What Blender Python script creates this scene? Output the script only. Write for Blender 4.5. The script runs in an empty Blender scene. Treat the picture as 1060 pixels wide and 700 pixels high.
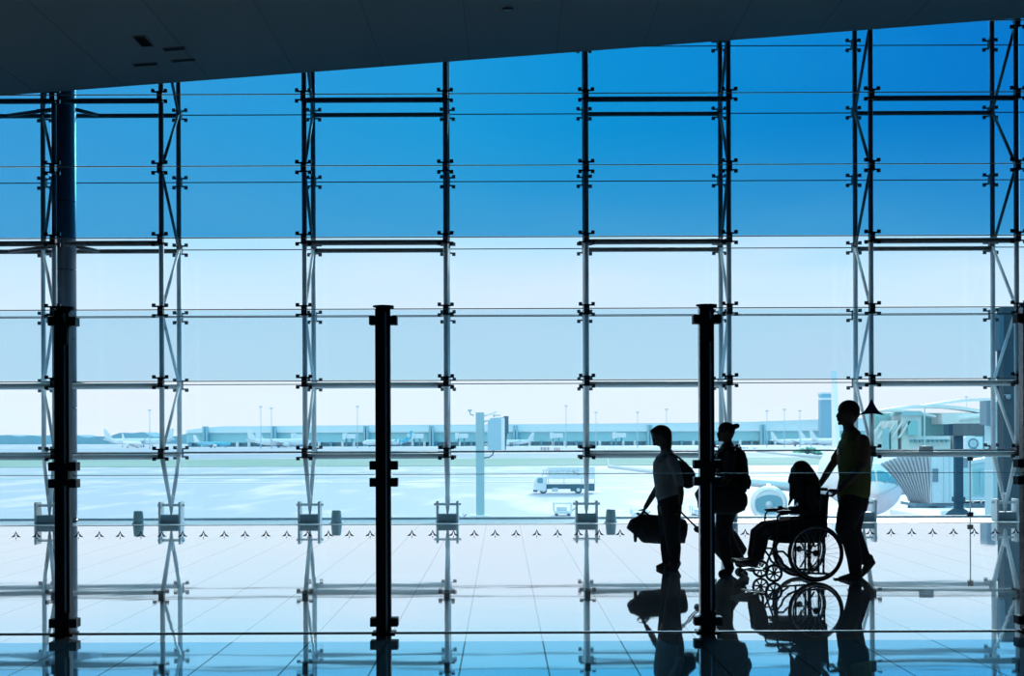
import bpy, math, random
from mathutils import Vector, Matrix, Quaternion
random.seed(7)
scn = bpy.context.scene
col = scn.collection
F = 1472.0; HY = 452.0; EYE = 1.45; CX = 530.0
G = -5.05                                   # apron level
PI = math.pi

def W(px, py, D):                           # a measured direction at a known distance -> world point
    return Vector(((px-CX)/F*D, D, EYE+(HY-py)/F*D))
def GD(py): return (EYE-G)*F/(py-HY)        # distance of an apron point seen at row py

# ------------------------------------------------------------------ materials
MATS = {}
def mat(name, color, rough=.5, metal=0.0, noise=0.0, nscale=8.0, emit=0.0, spec=.5):
    if name in MATS: return MATS[name]
    m = bpy.data.materials.new(name); m.use_nodes = True
    nt = m.node_tree; b = nt.nodes['Principled BSDF']
    b.inputs['Roughness'].default_value = rough; b.inputs['Metallic'].default_value = metal
    b.inputs['Specular IOR Level'].default_value = spec
    c = (*color, 1)
    tc = nt.nodes.new('ShaderNodeTexCoord'); nz = nt.nodes.new('ShaderNodeTexNoise')
    nz.inputs['Scale'].default_value = nscale; nz.inputs['Detail'].default_value = 3
    nt.links.new(tc.outputs['Object'], nz.inputs['Vector'])
    mx = nt.nodes.new('ShaderNodeMix'); mx.data_type = 'RGBA'
    k = noise if noise else .06
    mx.inputs[6].default_value = tuple(v*(1-k) for v in color)+(1,)
    mx.inputs[7].default_value = tuple(min(1, v*(1+k)) for v in color)+(1,)
    nt.links.new(nz.outputs['Fac'], mx.inputs[0]); nt.links.new(mx.outputs[2], b.inputs['Base Color'])
    if emit:
        b.inputs['Emission Color'].default_value = c; b.inputs['Emission Strength'].default_value = emit
    MATS[name] = m
    return m

def glass(name, tint, refl=.014):
    m = bpy.data.materials.new(name); m.use_nodes = True
    nt = m.node_tree; nt.nodes.clear()
    o = nt.nodes.new('ShaderNodeOutputMaterial'); t = nt.nodes.new('ShaderNodeBsdfTransparent')
    g = nt.nodes.new('ShaderNodeBsdfGlossy'); mx = nt.nodes.new('ShaderNodeMixShader')
    t.inputs[0].default_value = (*[math.sqrt(v) for v in tint], 1)
    g.inputs['Roughness'].default_value = .02; g.inputs['Color'].default_value = (.9, .95, 1, 1)
    mx.inputs[0].default_value = refl
    nt.links.new(t.outputs[0], mx.inputs[1]); nt.links.new(g.outputs[0], mx.inputs[2]); nt.links.new(mx.outputs[0], o.inputs[0])
    MATS[name] = m
    return m

def floor_mat(name, dcol, gcol, gfac, joint):
    m = bpy.data.materials.new(name); m.use_nodes = True
    nt = m.node_tree; nt.nodes.clear(); N = nt.nodes.new; L = nt.links.new
    o = N('ShaderNodeOutputMaterial'); d = N('ShaderNodeBsdfDiffuse'); g = N('ShaderNodeBsdfGlossy'); mx = N('ShaderNodeMixShader')
    tc = N('ShaderNodeTexCoord'); sp = N('ShaderNodeSeparateXYZ'); L(tc.outputs['Object'], sp.inputs[0])
    def line(sock, off, period, w):
        a = N('ShaderNodeMath'); a.operation = 'ADD'; a.inputs[1].default_value = off; L(sock, a.inputs[0])
        mo = N('ShaderNodeMath'); mo.operation = 'FLOORED_MODULO'; mo.inputs[1].default_value = period; L(a.outputs[0], mo.inputs[0])
        lt = N('ShaderNodeMath'); lt.operation = 'LESS_THAN'; lt.inputs[1].default_value = w; L(mo.outputs[0], lt.inputs[0])
        return lt.outputs[0]
    # joints run to a vanishing point a little left of the view axis
    sk = N('ShaderNodeMath'); sk.operation = 'MULTIPLY_ADD'; sk.inputs[1].default_value = .0068; L(sp.outputs[1], sk.inputs[0]); L(sp.outputs[0], sk.inputs[2])
    lx = line(sk.outputs[0], .333-.0068*8.6+.55*40, .55, .011)
    ly = line(sp.outputs[1], .25, 1.1, .012)
    lyh = N('ShaderNodeMath'); lyh.operation = 'MULTIPLY'; lyh.inputs[1].default_value = .3; L(ly, lyh.inputs[0])
    mm = N('ShaderNodeMath'); mm.operation = 'MAXIMUM'; L(lx, mm.inputs[0]); L(lyh.outputs[0], mm.inputs[1])
    jj = N('ShaderNodeMath'); jj.operation = 'MULTIPLY'; jj.inputs[1].default_value = joint; L(mm.outputs[0], jj.inputs[0])
    # slightly uneven polished stone: slow waves in the surface
    mp = N('ShaderNodeMapping'); mp.inputs['Scale'].default_value = (.5, .9, 1); L(tc.outputs['Object'], mp.inputs[0])
    nz = N('ShaderNodeTexNoise'); nz.inputs['Scale'].default_value = 1.6; nz.inputs['Detail'].default_value = 2; L(mp.outputs[0], nz.inputs['Vector'])
    bp = N('ShaderNodeBump'); bp.inputs['Strength'].default_value = .35; bp.inputs['Distance'].default_value = .0028; L(nz.outputs['Fac'], bp.inputs['Height'])
    def cmix(c, k):
        x = N('ShaderNodeMix'); x.data_type = 'RGBA'; x.inputs[6].default_value = (*c, 1); x.inputs[7].default_value = (*[v*k for v in c], 1)
        L(jj.outputs[0], x.inputs[0]); return x.outputs[2]
    L(cmix(dcol, .25), d.inputs[0]); L(cmix(gcol, .3), g.inputs[0])
    g.inputs['Roughness'].default_value = .025
    L(bp.outputs[0], g.inputs['Normal'])
    fr = N('ShaderNodeLayerWeight'); fr.inputs[0].default_value = .5
    mr = N('ShaderNodeMapRange'); mr.inputs[1].default_value = .45; mr.inputs[2].default_value = .84
    mr.inputs[3].default_value = gfac*.35; mr.inputs[4].default_value = gfac; L(fr.outputs['Facing'], mr.inputs[0])
    L(mr.outputs[0], mx.inputs[0]); L(d.outputs[0], mx.inputs[1]); L(g.outputs[0], mx.inputs[2]); L(mx.outputs[0], o.inputs[0])
    MATS[name] = m
    return m

# ------------------------------------------------------------------ mesh builder
class MB:
    def __init__(s): s.v = []; s.f = []
    def add(s, vs, fs):
        n = len(s.v); s.v += [Vector(v) for v in vs]; s.f += [[i+n for i in f] for f in fs]; return s
    def box(s, x0, x1, y0, y1, z0, z1):
        return s.add([(x0,y0,z0),(x1,y0,z0),(x1,y1,z0),(x0,y1,z0),(x0,y0,z1),(x1,y0,z1),(x1,y1,z1),(x0,y1,z1)],
            [(3,2,1,0),(4,5,6,7),(0,1,5,4),(1,2,6,5),(2,3,7,6),(3,0,4,7)])
    def cbox(s, c, size, rot=None):
        a, b, h = size[0]/2, size[1]/2, size[2]/2; n = len(s.v)
        s.box(-a, a, -b, b, -h, h)
        for i in range(n, len(s.v)):
            p = s.v[i]
            if rot is not None: p = rot @ p
            s.v[i] = p+Vector(c)
        return s
    def prism(s, poly, lo, hi, axis='y'):
        n = len(poly)
        def P(a, b, t): return {'y': (a, t, b), 'x': (t, a, b), 'z': (a, b, t)}[axis]
        vs = [P(a, b, lo) for a, b in poly]+[P(a, b, hi) for a, b in poly]
        fs = [list(range(n)), list(range(2*n-1, n-1, -1))]+[[i+n, (i+1) % n+n, (i+1) % n, i] for i in range(n)]
        return s.add(vs, fs)
    def loft(s, pts, rad, seg=14, side=(0,1,0), caps=True):
        pts = [Vector(p) for p in pts]; rad = [(r, r) if isinstance(r, (int, float)) else r for r in rad]
        if caps:                                                 # rounded ends
            def cap(p, q, r):
                t = (p-q).normalized(); k = min(r); out = []
                for a in (30, 60, 84):
                    out.append((p+t*k*math.sin(math.radians(a)), (r[0]*math.cos(math.radians(a)), r[1]*math.cos(math.radians(a)))))
                return out
            c0 = cap(pts[0], pts[1], rad[0]); c1 = cap(pts[-1], pts[-2], rad[-1])
            pts = [c[0] for c in reversed(c0)]+pts+[c[0] for c in c1]; rad = [c[1] for c in reversed(c0)]+rad+[c[1] for c in c1]
        n = len(pts); vs = []; sd = Vector(side).normalized()
        for i, p in enumerate(pts):
            t = (pts[min(i+1, n-1)]-pts[max(i-1, 0)])
            if t.length < 1e-9: t = Vector((0,0,1))
            t.normalize()
            q = sd-t*sd.dot(t)
            if q.length < .15: q = Vector((1,0,0))-t*t.x if abs(t.x) < .9 else Vector((0,0,1))-t*t.z
            q.normalize(); u = t.cross(q).normalized()
            for k in range(seg):
                a = 2*PI*k/seg; vs.append(p+u*rad[i][0]*math.cos(a)+q*rad[i][1]*math.sin(a))
        fs = [[i*seg+k, i*seg+(k+1) % seg, (i+1)*seg+(k+1) % seg, (i+1)*seg+k] for i in range(n-1) for k in range(seg)]
        fs += [list(range(seg-1, -1, -1)), list(range((n-1)*seg, n*seg))]
        return s.add(vs, fs)
    def tube(s, pts, r, seg=10):
        return s.loft(pts, [r]*len(pts), seg, caps=False)
    def sphere(s, c, rx, ry=None, rz=None, seg=16, rings=10):
        ry = rx if ry is None else ry; rz = rx if rz is None else rz; c = Vector(c)
        vs = [c+Vector((0,0,-rz))]
        for i in range(1, rings):
            t = -PI/2+PI*i/rings
            for k in range(seg):
                a = 2*PI*k/seg; vs.append(c+Vector((rx*math.cos(t)*math.cos(a), ry*math.cos(t)*math.sin(a), rz*math.sin(t))))
        vs.append(c+Vector((0,0,rz))); e = len(vs)-1
        fs = [[0, 1+(k+1) % seg, 1+k] for k in range(seg)]
        fs += [[1+i*seg+k, 1+i*seg+(k+1) % seg, 1+(i+1)*seg+(k+1) % seg, 1+(i+1)*seg+k] for i in range(rings-2) for k in range(seg)]
        fs += [[e, 1+(rings-2)*seg+k, 1+(rings-2)*seg+(k+1) % seg] for k in range(seg)]
        return s.add(vs, fs)
    def torus(s, c, R, r, axis='y', seg=48, sub=10, flat=1.0):
        c = Vector(c); vs = []
        for i in range(seg):
            a = 2*PI*i/seg
            for k in range(sub):
                b = 2*PI*k/sub; rr = R+r*math.cos(b); h = r*flat*math.sin(b)
                p = {'y': (rr*math.cos(a), h, rr*math.sin(a)), 'x': (h, rr*math.cos(a), rr*math.sin(a)), 'z': (rr*math.cos(a), rr*math.sin(a), h)}[axis]
                vs.append(c+Vector(p))
        fs = [[i*sub+k, ((i+1) % seg)*sub+k, ((i+1) % seg)*sub+(k+1) % sub, i*sub+(k+1) % sub] for i in range(seg) for k in range(sub)]
        return s.add(vs, fs)
    def build(s, name, m, parent=None, smooth=False, bevel=0.0, origin=None):
        me = bpy.data.meshes.new(name)
        o0 = Vector(origin) if origin is not None else Vector((0,0,0))
        me.from_pydata([tuple(v-o0) for v in s.v], [], s.f); me.update()
        import bmesh
        bm = bmesh.new(); bm.from_mesh(me); bmesh.ops.recalc_face_normals(bm, faces=bm.faces); bm.to_mesh(me); bm.free()
        me.materials.append(m)
        if smooth: me.polygons.foreach_set('use_smooth', [True]*len(me.polygons))
        o = bpy.data.objects.new(name, me); col.objects.link(o)
        if parent is not None: o.parent = parent
        if origin is not None: o.location = o0
        if bevel:
            b = o.modifiers.new('bevel', 'BEVEL'); b.width = bevel; b.segments = 2; b.limit_method = 'ANGLE'
        return o
    def merged(s, name, m, parent=None, voxel=.008, smooth=4):   # union of overlapping volumes -> one continuous surface
        me = bpy.data.meshes.new(name+'_src'); me.from_pydata([tuple(v) for v in s.v], [], s.f); me.update()
        import bmesh
        bm = bmesh.new(); bm.from_mesh(me); bmesh.ops.recalc_face_normals(bm, faces=bm.faces); bm.to_mesh(me); bm.free()
        t = bpy.data.objects.new(name+'_src', me); col.objects.link(t)
        r = t.modifiers.new('r', 'REMESH'); r.mode = 'VOXEL'; r.voxel_size = voxel; r.adaptivity = 0
        sm = t.modifiers.new('s', 'SMOOTH'); sm.iterations = smooth; sm.factor = .5
        dg = bpy.context.evaluated_depsgraph_get()
        nm = bpy.data.meshes.new_from_object(t.evaluated_get(dg)); nm.name = name
        bpy.data.objects.remove(t)
        nm.materials.clear(); nm.materials.append(m)
        nm.polygons.foreach_set('use_smooth', [True]*len(nm.polygons))
        o = bpy.data.objects.new(name, nm); col.objects.link(o)
        if parent is not None: o.parent = parent
        return o

def tag(o, label=None, cat=None, group=None, kind=None):
    if label: o['label'] = label
    if cat: o['category'] = cat
    if group: o['group'] = group
    if kind: o['kind'] = kind
    return o
def thing(name, loc, label, cat, group=None, rz=0.0):
    o = bpy.data.objects.new(name, None); o.empty_display_size = .1; col.objects.link(o)
    o.location = loc; o.rotation_euler = (0, 0, rz)
    return tag(o, label, cat, group)
def box(*a): return MB().box(*a)
ORD = ['first','second','third','fourth','fifth','sixth','seventh','eighth','ninth','tenth','eleventh','twelfth','thirteenth','fourteenth','fifteenth']

# ------------------------------------------------------------------ palette
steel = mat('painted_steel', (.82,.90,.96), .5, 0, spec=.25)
steel_up = mat('steel_darkened_behind_tint', (.13,.13,.14), .5, 0, spec=.2)  # same steel; the near-black look behind blue glass is put into its colour
rubber = mat('black_rubber', (.012,.014,.02), .5)
blackm = mat('black_metal', (.012,.014,.02), .6, 0, spec=.2)
darkm = mat('dark_profile', (.03,.033,.045), .25, .8)
alu = mat('aluminium_strip', (.55,.62,.70), .5, .2)
ceil_m = mat('ceiling_panel', (.038,.036,.036), .8, 0, .12, .6)
wall_m = mat('dark_wall', (.10,.11,.13), .8)
joint_m = mat('ceiling_joint', (.018,.02,.022), .8)
seal = mat('silicone_seal', (.10,.13,.17), .6)
G_clear = glass('clear_glass', (.97,.99,1.0))
G_part = glass('screen_glass', (.97,.99,1.0), .014)
G_pale = glass('pale_fritted_glass', (.85,.93,.97))
G_teal = glass('teal_fritted_glass', (.56,.77,.87))
G_blue = glass('blue_tinted_glass', (.10,.41,.64))
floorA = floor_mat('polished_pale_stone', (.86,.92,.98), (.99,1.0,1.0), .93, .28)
floorB = floor_mat('polished_stone_blue_reflection', (.30,.52,.66), (.50,.82,.97), .86, .9)  # blue reflection of the tinted glass is painted into this floor colour

# ------------------------------------------------------------------ room shell
DN, DF = 23.65, 24.85                       # inner and outer truss chords
GN, GF = 23.50, 25.00                       # inner and outer glass
def soffit_z(x): return 7.06+.0727*(x+8.4)
def ceil_z(x): return 9.35
XL, XR, YB, YF = -13.0, 13.0, -9.0, 25.2
YC = 23.30
st = lambda o: tag(o, kind='structure')
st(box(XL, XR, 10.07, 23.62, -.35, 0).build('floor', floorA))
st(box(XL, XR, YB, 10.07, -.35, 0).build('floor', floorB))  # near part of the same floor, coloured with the reflected blue band
sill_m = mat('sill_stone', (.60,.78,.90), .25)
st(box(XL, XR, 23.62, YF, -.35, -.005).build('trim_1', sill_m))
st(box(XL, XR, 25.06, 25.16, -.005, .03).build('trim_2', mat('edge_profile', (.60,.72,.82), .5)))
st(box(XL, XR, 23.44, 23.56, 0, .005).build('trim_3', mat('inner_glass_shoe', (.7,.8,.88), .5)))
cm = MB(); cm.add([(XL,YB,soffit_z(XL)),(XR,YB,soffit_z(XR)),(XR,YC,soffit_z(XR)),(XL,YC,soffit_z(XL)),
                   (XL,YB,9.6),(XR,YB,9.6),(XR,YC,9.6),(XL,YC,9.6)],
                  [(3,2,1,0),(4,5,6,7),(0,1,5,4),(1,2,6,5),(2,3,7,6),(3,0,4,7)])
ceiling = st(cm.build('ceiling', ceil_m))
st(box(XL, XR, YC+.002, YF+.1, 9.36, 9.6).build('trim_12', mat('roof_edge_dark', (.03,.03,.035), .8)))
for i in range(-3, 14):                     # panel joints, running towards the glass
    x = -6.35+1.42*(i-1)
    if XL+.2 < x < XR-.2:
        z = soffit_z(x); st(box(x-.011, x+.011, YB+.1, YC-.02, z-.003, z+.01).build('ceiling_joint', joint_m, ceiling))
st(box(XL-.3, XL, YB, YF, -.35, 9.6).build('wall_left', wall_m))
st(box(XR, XR+.3, YB, YF, -.35, 9.6).build('wall_right', wall_m))
st(box(XL, XR, YB-.3, YB, -.35, 9.6).build('wall_back', wall_m))

# ceiling fixtures (recessed): at their places on the sloping soffit
def on_ceiling(px, py):                     # intersect a view direction with the soffit plane
    d = Vector(((px-CX)/F, 1, (HY-py)/F)); t = (7.06+.0727*8.4-EYE)/(d.z-.0727*d.x); return Vector((0,0,EYE))+d*t
rot_c = Matrix.Rotation(-math.atan(.0727), 3, 'Y')
for (px, py, sx, sy, nm, lb) in ((150,41,.17,.5,'ceiling_speaker','small black square fixture in the ceiling at upper left'),
        (182,49,.32,.12,'air_slot','short dark slot in the ceiling just right of the square fixture'),
        (152,65,.36,.10,'air_slot','longer dark slot in the ceiling left of the other slots'),
        (191,61,.36,.08,'air_slot','faint thin slot in the ceiling below the short dark slot'),
        (527,9,.12,.4,'downlight','small dark round downlight in the ceiling near top centre')):
    c = on_ceiling(px, py)
    t = thing(nm, c, lb, 'ceiling fixture')
    if nm == 'downlight':
        b = MB(); b.loft([(0,0,-.02),(0,0,.03)], [.06,.07], 18, caps=False); b.build('housing', rubber, t, True)
        b = MB(); b.torus((0,0,-.012), .07, .012, 'z', 24, 6); b.build('trim_ring', joint_m, t, True)
    else:
        b = MB(); b.cbox((0,0,-.004), (sx, sy, .02), rot_c); b.build('grille', mat('grille_black', (.006,.007,.008), .9, spec=0), t)
        b = MB()
        for s1 in (-1, 1):
            b.cbox((s1*sx/2,0,-.006+.0727*s1*sx/2), (.014, sy, .02), rot_c); b.cbox((0, s1*sy/2, -.006), (sx, .014, .02), rot_c)
        b.build('frame', joint_m, t)

# ------------------------------------------------------------------ glazed facade
LV = [0]+[1.185*i for i in range(1, 9)]     # row levels
NX = [-7.6, -5.82, -3.44, -1.09, 1.246, 3.617, 5.98, 8.40]
FX = [-8.18, -5.81, -3.46, -1.115, 1.284, 3.657, 6.01, 8.41]
def tint(row): return G_clear if row < 2 else (G_teal if row == 2 else (G_pale if row == 3 else G_blue))
wn = 0
for layer, gy, xs in (('inner', GN, [-12.9]+[-10.2]+NX+[10.75, 12.9]), ('outer', GF, [-12.9, -10.5]+FX+[10.75, 12.9])):
    for i in range(len(xs)-1):
        x0, x1 = xs[i]+.006, xs[i+1]-.006; wn += 1
        root = bpy.data.objects.new('window_%d' % wn, None); col.objects.link(root); root.location = (x0, gy, 0); root['kind'] = 'structure'
        for r in range(8):
            z0, z1 = LV[r]+.022, LV[r+1]-.004
            if r == 0: z0 = .02
            if r == 7: z1 = 9.34
            MB().box(0, x1-x0, -.008, .008, z0, z1).build('pane', tint(r) if layer == 'inner' else G_clear, root)
            if r > 0: MB().box(0, x1-x0, -.010, .010, LV[r]+.002, LV[r]+.017).build('seal', seal, root)

def clamp(root, x, y, z, dirn):             # four-armed glass clamp reaching from chord to glass
    yg = y+dirn*.15; c = MB(); c.cbox((x, y+dirn*.055, z), (.09, .11, .17))
    for sx in (-1, 1):
        for sz in (-1, 1):
            c.cbox((x+sx*.062, yg-dirn*.05, z+sz*.070), (.075, .03, .024)); c.cbox((x+sx*.105, yg-dirn*.045, z+sz*.088), (.058, .035, .058))
    c.build('glass_clamp', rubber if dirn < 0 else mat('grey_clamp', (.10,.13,.16), .7), root)

TL = ['steel truss at far left, partly behind the round column', 'steel truss in the bay right of the round column',
      'steel truss just left of the second dark glass post', 'slim edge-on steel truss just left of the signal mast',
      'slim edge-on steel truss behind the catering truck', 'steel truss behind the third glass post',
      'steel truss behind the person pushing the wheelchair', 'steel truss at the far right edge beside the boarding bridge']
for i in range(8):
    xn, xf = NX[i], FX[i]; xm = (xn+xf)/2; ym = (DN+DF)/2
    t = thing('facade_truss', (xm, ym, 0), 'pale grey '+TL[i], 'truss', 'facade trusses')
    L_ = lambda x, y, z: (x-xm, y-ym, z)
    for (x, y, dr) in ((xn, DN, -1), (xf, DF, 1)):
        b = MB(); top = ceil_z(x)-.01
        b.tube([L_(x, y, 1.12), L_(x, y, LV[4])], .042, 12); b.build('chord', steel, t, True)
        b = MB(); b.tube([L_(x, y, LV[4]), L_(x, y, top)], .042, 12); b.build('upper_chord', steel_up, t, True)  # chord split here so the upper part carries the darkened colour
        b = MB(); b.loft([L_(x, y, 1.14), L_(x+(xm-x)*.93, y+(ym-y)*.93, .30)], [.042, .030], 12, caps=False)
        b.build('tapered_strut', steel, t, True)
    b = MB(); b.loft([L_(xm, ym, .42), L_(xm, ym, .22), L_(xm, ym, .10)], [.045, .03, .008], 12); b.build('foot_pin', steel, t, True)
    zt = ceil_z(xm)
    nodes = []
    for kk in range(1, 8):
        near = kk % 2 == 1; z = LV[kk] if kk > 1 else 1.2
        if z < zt+.3: nodes.append((near, min(z, zt-.1)))
    for (a, b2) in zip(nodes, nodes[1:]):
        pa = L_(xn if a[0] else xf, DN if a[0] else DF, a[1]); pb = L_(xn if b2[0] else xf, DN if b2[0] else DF, b2[1])
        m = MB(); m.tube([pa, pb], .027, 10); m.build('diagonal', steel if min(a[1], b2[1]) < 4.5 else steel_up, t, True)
    if zt-nodes[-1][1] > .3:
        a = nodes[-1]; pa = L_(xn if a[0] else xf, DN if a[0] else DF, a[1]); q = L_(xf if a[0] else xn, DF if a[0] else DN, 0)
        fr = min(1, (zt-.05-a[1])/1.185); pb = Vector(pa).lerp(Vector((q[0], q[1], a[1]+1.185)), fr)
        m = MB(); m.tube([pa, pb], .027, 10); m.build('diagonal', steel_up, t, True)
    for kk in range(1, 8):
        if LV[kk] < ceil_z(xn)-.12: clamp(t, xn-xm, DN-ym, LV[kk], -1)
        if LV[kk] < ceil_z(xf)-.12: clamp(t, xf-xm, DF-ym, LV[kk], 1)
    # foot bracket
    t2 = thing('truss_bracket', (xm if i else -7.92, ym, 0), 'foot bracket of the '+TL[i], 'bracket', 'truss foot brackets')
    for sx in (-1, 1):
        MB().box(sx*.17-.018, sx*.17+.018, -.14, .14, -.005, .36).build('side_plate', steel, t2, bevel=.004)
    MB().tube([(-.23, 0, .30), (.23, 0, .30)], .022, 10).build('pin_bar', steel, t2, True)
    MB().box(-.15, .15, -.12, .12, -.005, .14).build('ballast_block', mat('bracket_block', (.34,.48,.56), .5), t2, bevel=.006)

LN = {6: 'upper', 4: 'middle', 2: 'lower', 1: 'lowest'}
BAYS = [(None, 0, 'at the far left edge'), (0, 1, 'just right of the round column'), (2, 3, 'behind the second glass post'), (4, 5, 'left of the third glass post'), (6, 7, 'right of the person in the vest')]
for (a, b2, wh) in BAYS:
    for kk in (6, 4, 2, 1):
        for layer, xs, y, r in (('inner', NX, DN, .046), ('outer', FX, DF, .040)):
            x0 = -10.5 if a is None else xs[a]+.04; x1 = xs[b2]-.04
            if a is None: x1 = (NX[0]-.04) if layer == 'inner' else FX[0]-.05
            if a == 0: x0 = -7.42 if layer == 'inner' else FX[0]+.05
            z = LV[kk]-.055 if layer == 'inner' else LV[kk]-.03
            if z > ceil_z(x0)-.06: continue
            m = MB(); m.tube([(x0, y, z), (x1, y, z)], r, 12)
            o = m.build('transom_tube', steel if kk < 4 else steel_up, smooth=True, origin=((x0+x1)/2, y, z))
            tag(o, f'{LN[kk]} horizontal steel tube on the {layer} truss chords {wh}', 'steel tube', 'transom tubes')
tag(MB().tube([W(951,467,DN-.0)+Vector((0,0,-.0)), W(965,467,DN)], .062, 12).build('tube_sleeve', steel, smooth=True, origin=W(958,467,DN)), 'short joint sleeve around the lowest inner tube at right', 'sleeve')

# round column with its short struts
cc = W(67, HY, 24.52); cx = cc.x
t = thing('round_column', (cx, 24.52, 0), 'thick round dark column behind the leftmost glass post', 'column')
colm = mat('column_paint', (.10,.13,.17), .35, .3)
MB().tube([(0,0,0), (0,0,ceil_z(cx)-.01)], .205, 36).build('shaft', colm, t, True)
for z in (1.2, 2.37, 3.55, 4.74, 5.92):
    MB().torus((0,0,z-.4), .205, .007, 'z', 36, 6).build('seam_ring', darkm, t, True)
for kk in (6, 4, 2):
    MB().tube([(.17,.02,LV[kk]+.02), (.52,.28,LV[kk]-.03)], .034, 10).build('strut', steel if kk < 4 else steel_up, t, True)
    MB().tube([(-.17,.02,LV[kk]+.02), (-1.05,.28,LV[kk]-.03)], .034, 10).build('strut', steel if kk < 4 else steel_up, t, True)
MB().tube([(0,0,-.005), (0,0,.05)], .215, 36).build('base_collar', darkm, t, True)

# little drum lights standing between the glass skins
dm = mat('frosted_drum', (.45,.66,.72), .5)
for (px, lb) in ((143,'right of the round column'), (348,'just left of the second glass post'), (632,'left of the person carrying the big bag')):
    p = W(px, 541, 24.0)
    t = thing('drum_light', (p.x, 24.0, -.005), 'small tapered grey-green drum light on the sill '+lb, 'lamp', 'drum lights on the sill')
    m = MB(); m.loft([(0,0,.02),(0,0,.06),(0,0,.205),(0,0,.22)], [.088,.090,.076,.070], 24, caps=False); m.build('shade', dm, t, True)
    m = MB(); m.loft([(0,0,0),(0,0,.02)], [.11,.10], 24, caps=False); m.build('base', steel, t, True)
# slender rod with two black stops at right
p = W(1004, HY, 24.0)
t = thing('door_rod', (p.x, 24.0, -.005), 'thin pale vertical rod with two small black stops, left of the far right truss', 'rod')
MB().tube([(0,0,0), (0,0,1.06)], .012, 8).build('rod', steel, t, True)
MB().box(-.045,.045,-.03,.03,1.02,1.10).build('stop', rubber, t, bevel=.006)
MB().box(-.045,.045,-.03,.03,.07,.15).build('stop', rubber, t, bevel=.006)

# ------------------------------------------------------------------ glass screen in the hall
PD = 10.51; PS = F/PD
POSTX = [(66-CX)/PS, (397-CX)/PS, (731.5-CX)/PS, (1065-CX)/PS]
PL = ['dark glass-screen post in front of the round column', 'dark glass-screen post standing alone, second from the left', 'dark glass-screen post between the two walking people, third from the left', 'dark glass-screen post cut by the right edge']
for i, x in enumerate(POSTX):
    t = thing('screen_post', (x, PD, 0), PL[i], 'post', 'glass screen posts')
    MB().box(-.056,.018,-.05,.05,0,2.39).build('main_profile', darkm, t, bevel=.004)
    MB().box(.018,.029,-.051,.035,0,2.37).build('light_strip', alu, t)
    MB().box(.030,.052,-.045,.045,0,2.38).build('outer_profile', blackm, t, bevel=.003)
    MB().loft([(0,0,2.37),(0,0,2.40),(.002,0,2.402),(.002,0,2.42)], [.055,.055,.078,.078], 20, caps=False).build('cap', blackm, t)
    m = MB(); m.box(-.085,.085,-.08,.08,0,.012); m.build('base_plate', blackm, t)
    for z in (2.31, 1.24, 1.115, .085):
        MB().box(-.10,-.040,-.055,.055,z-.032,z+.032).build('clamp', blackm, t, bevel=.003); MB().box(.040,.105,-.055,.055,z-.032,z+.032).build('clamp', blackm, t, bevel=.003)
    if i in (0, 2):
        MB().box(-.045,.048,-.07,-.045,2.14,2.30).build('latch_plate', blackm, t, bevel=.003)
        MB().box(-.04,.05,-.07,-.045,1.10,1.26).build('latch_plate', blackm, t, bevel=.003)
    if i in (0, 2):
        MB().box(-.05,.055,-.07,-.045,.02,.16).build('latch_plate', blackm, t, bevel=.003)
navy = mat('navy_sticker', (.015,.025,.09), .5)
def arrow(b, cx, cz, w, y, stem=True):      # swept arrow-like marking
    def P(l): b.prism([(cx+a*w, cz+c*w) for a, c in l], y, y+.0012)
    P([(0,.52),(-.06,.34),(-.20,.08),(-.50,-.14),(-.50,-.19),(-.22,-.15),(-.13,-.12),(-.04,.18),(0,.30)])
    P([(0,.52),(0,.30),(.04,.18),(.13,-.12),(.22,-.15),(.50,-.19),(.50,-.14),(.20,.08),(.06,.34)])
    if stem: P([(0,-.14),(-.05,-.26),(-.025,-.34),(0,-.52),(.025,-.34),(.05,-.26)])
SP = 21.55/PS; X0 = (CX and (641.5-CX)/PS)
bounds = [(-5.68, POSTX[0]), (POSTX[0], POSTX[1]), (POSTX[1], POSTX[2]), (POSTX[2], POSTX[3])]
BN = ['left of the leftmost post', 'between the first and second posts', 'between the second and third posts', 'between the third post and the right edge']
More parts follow.
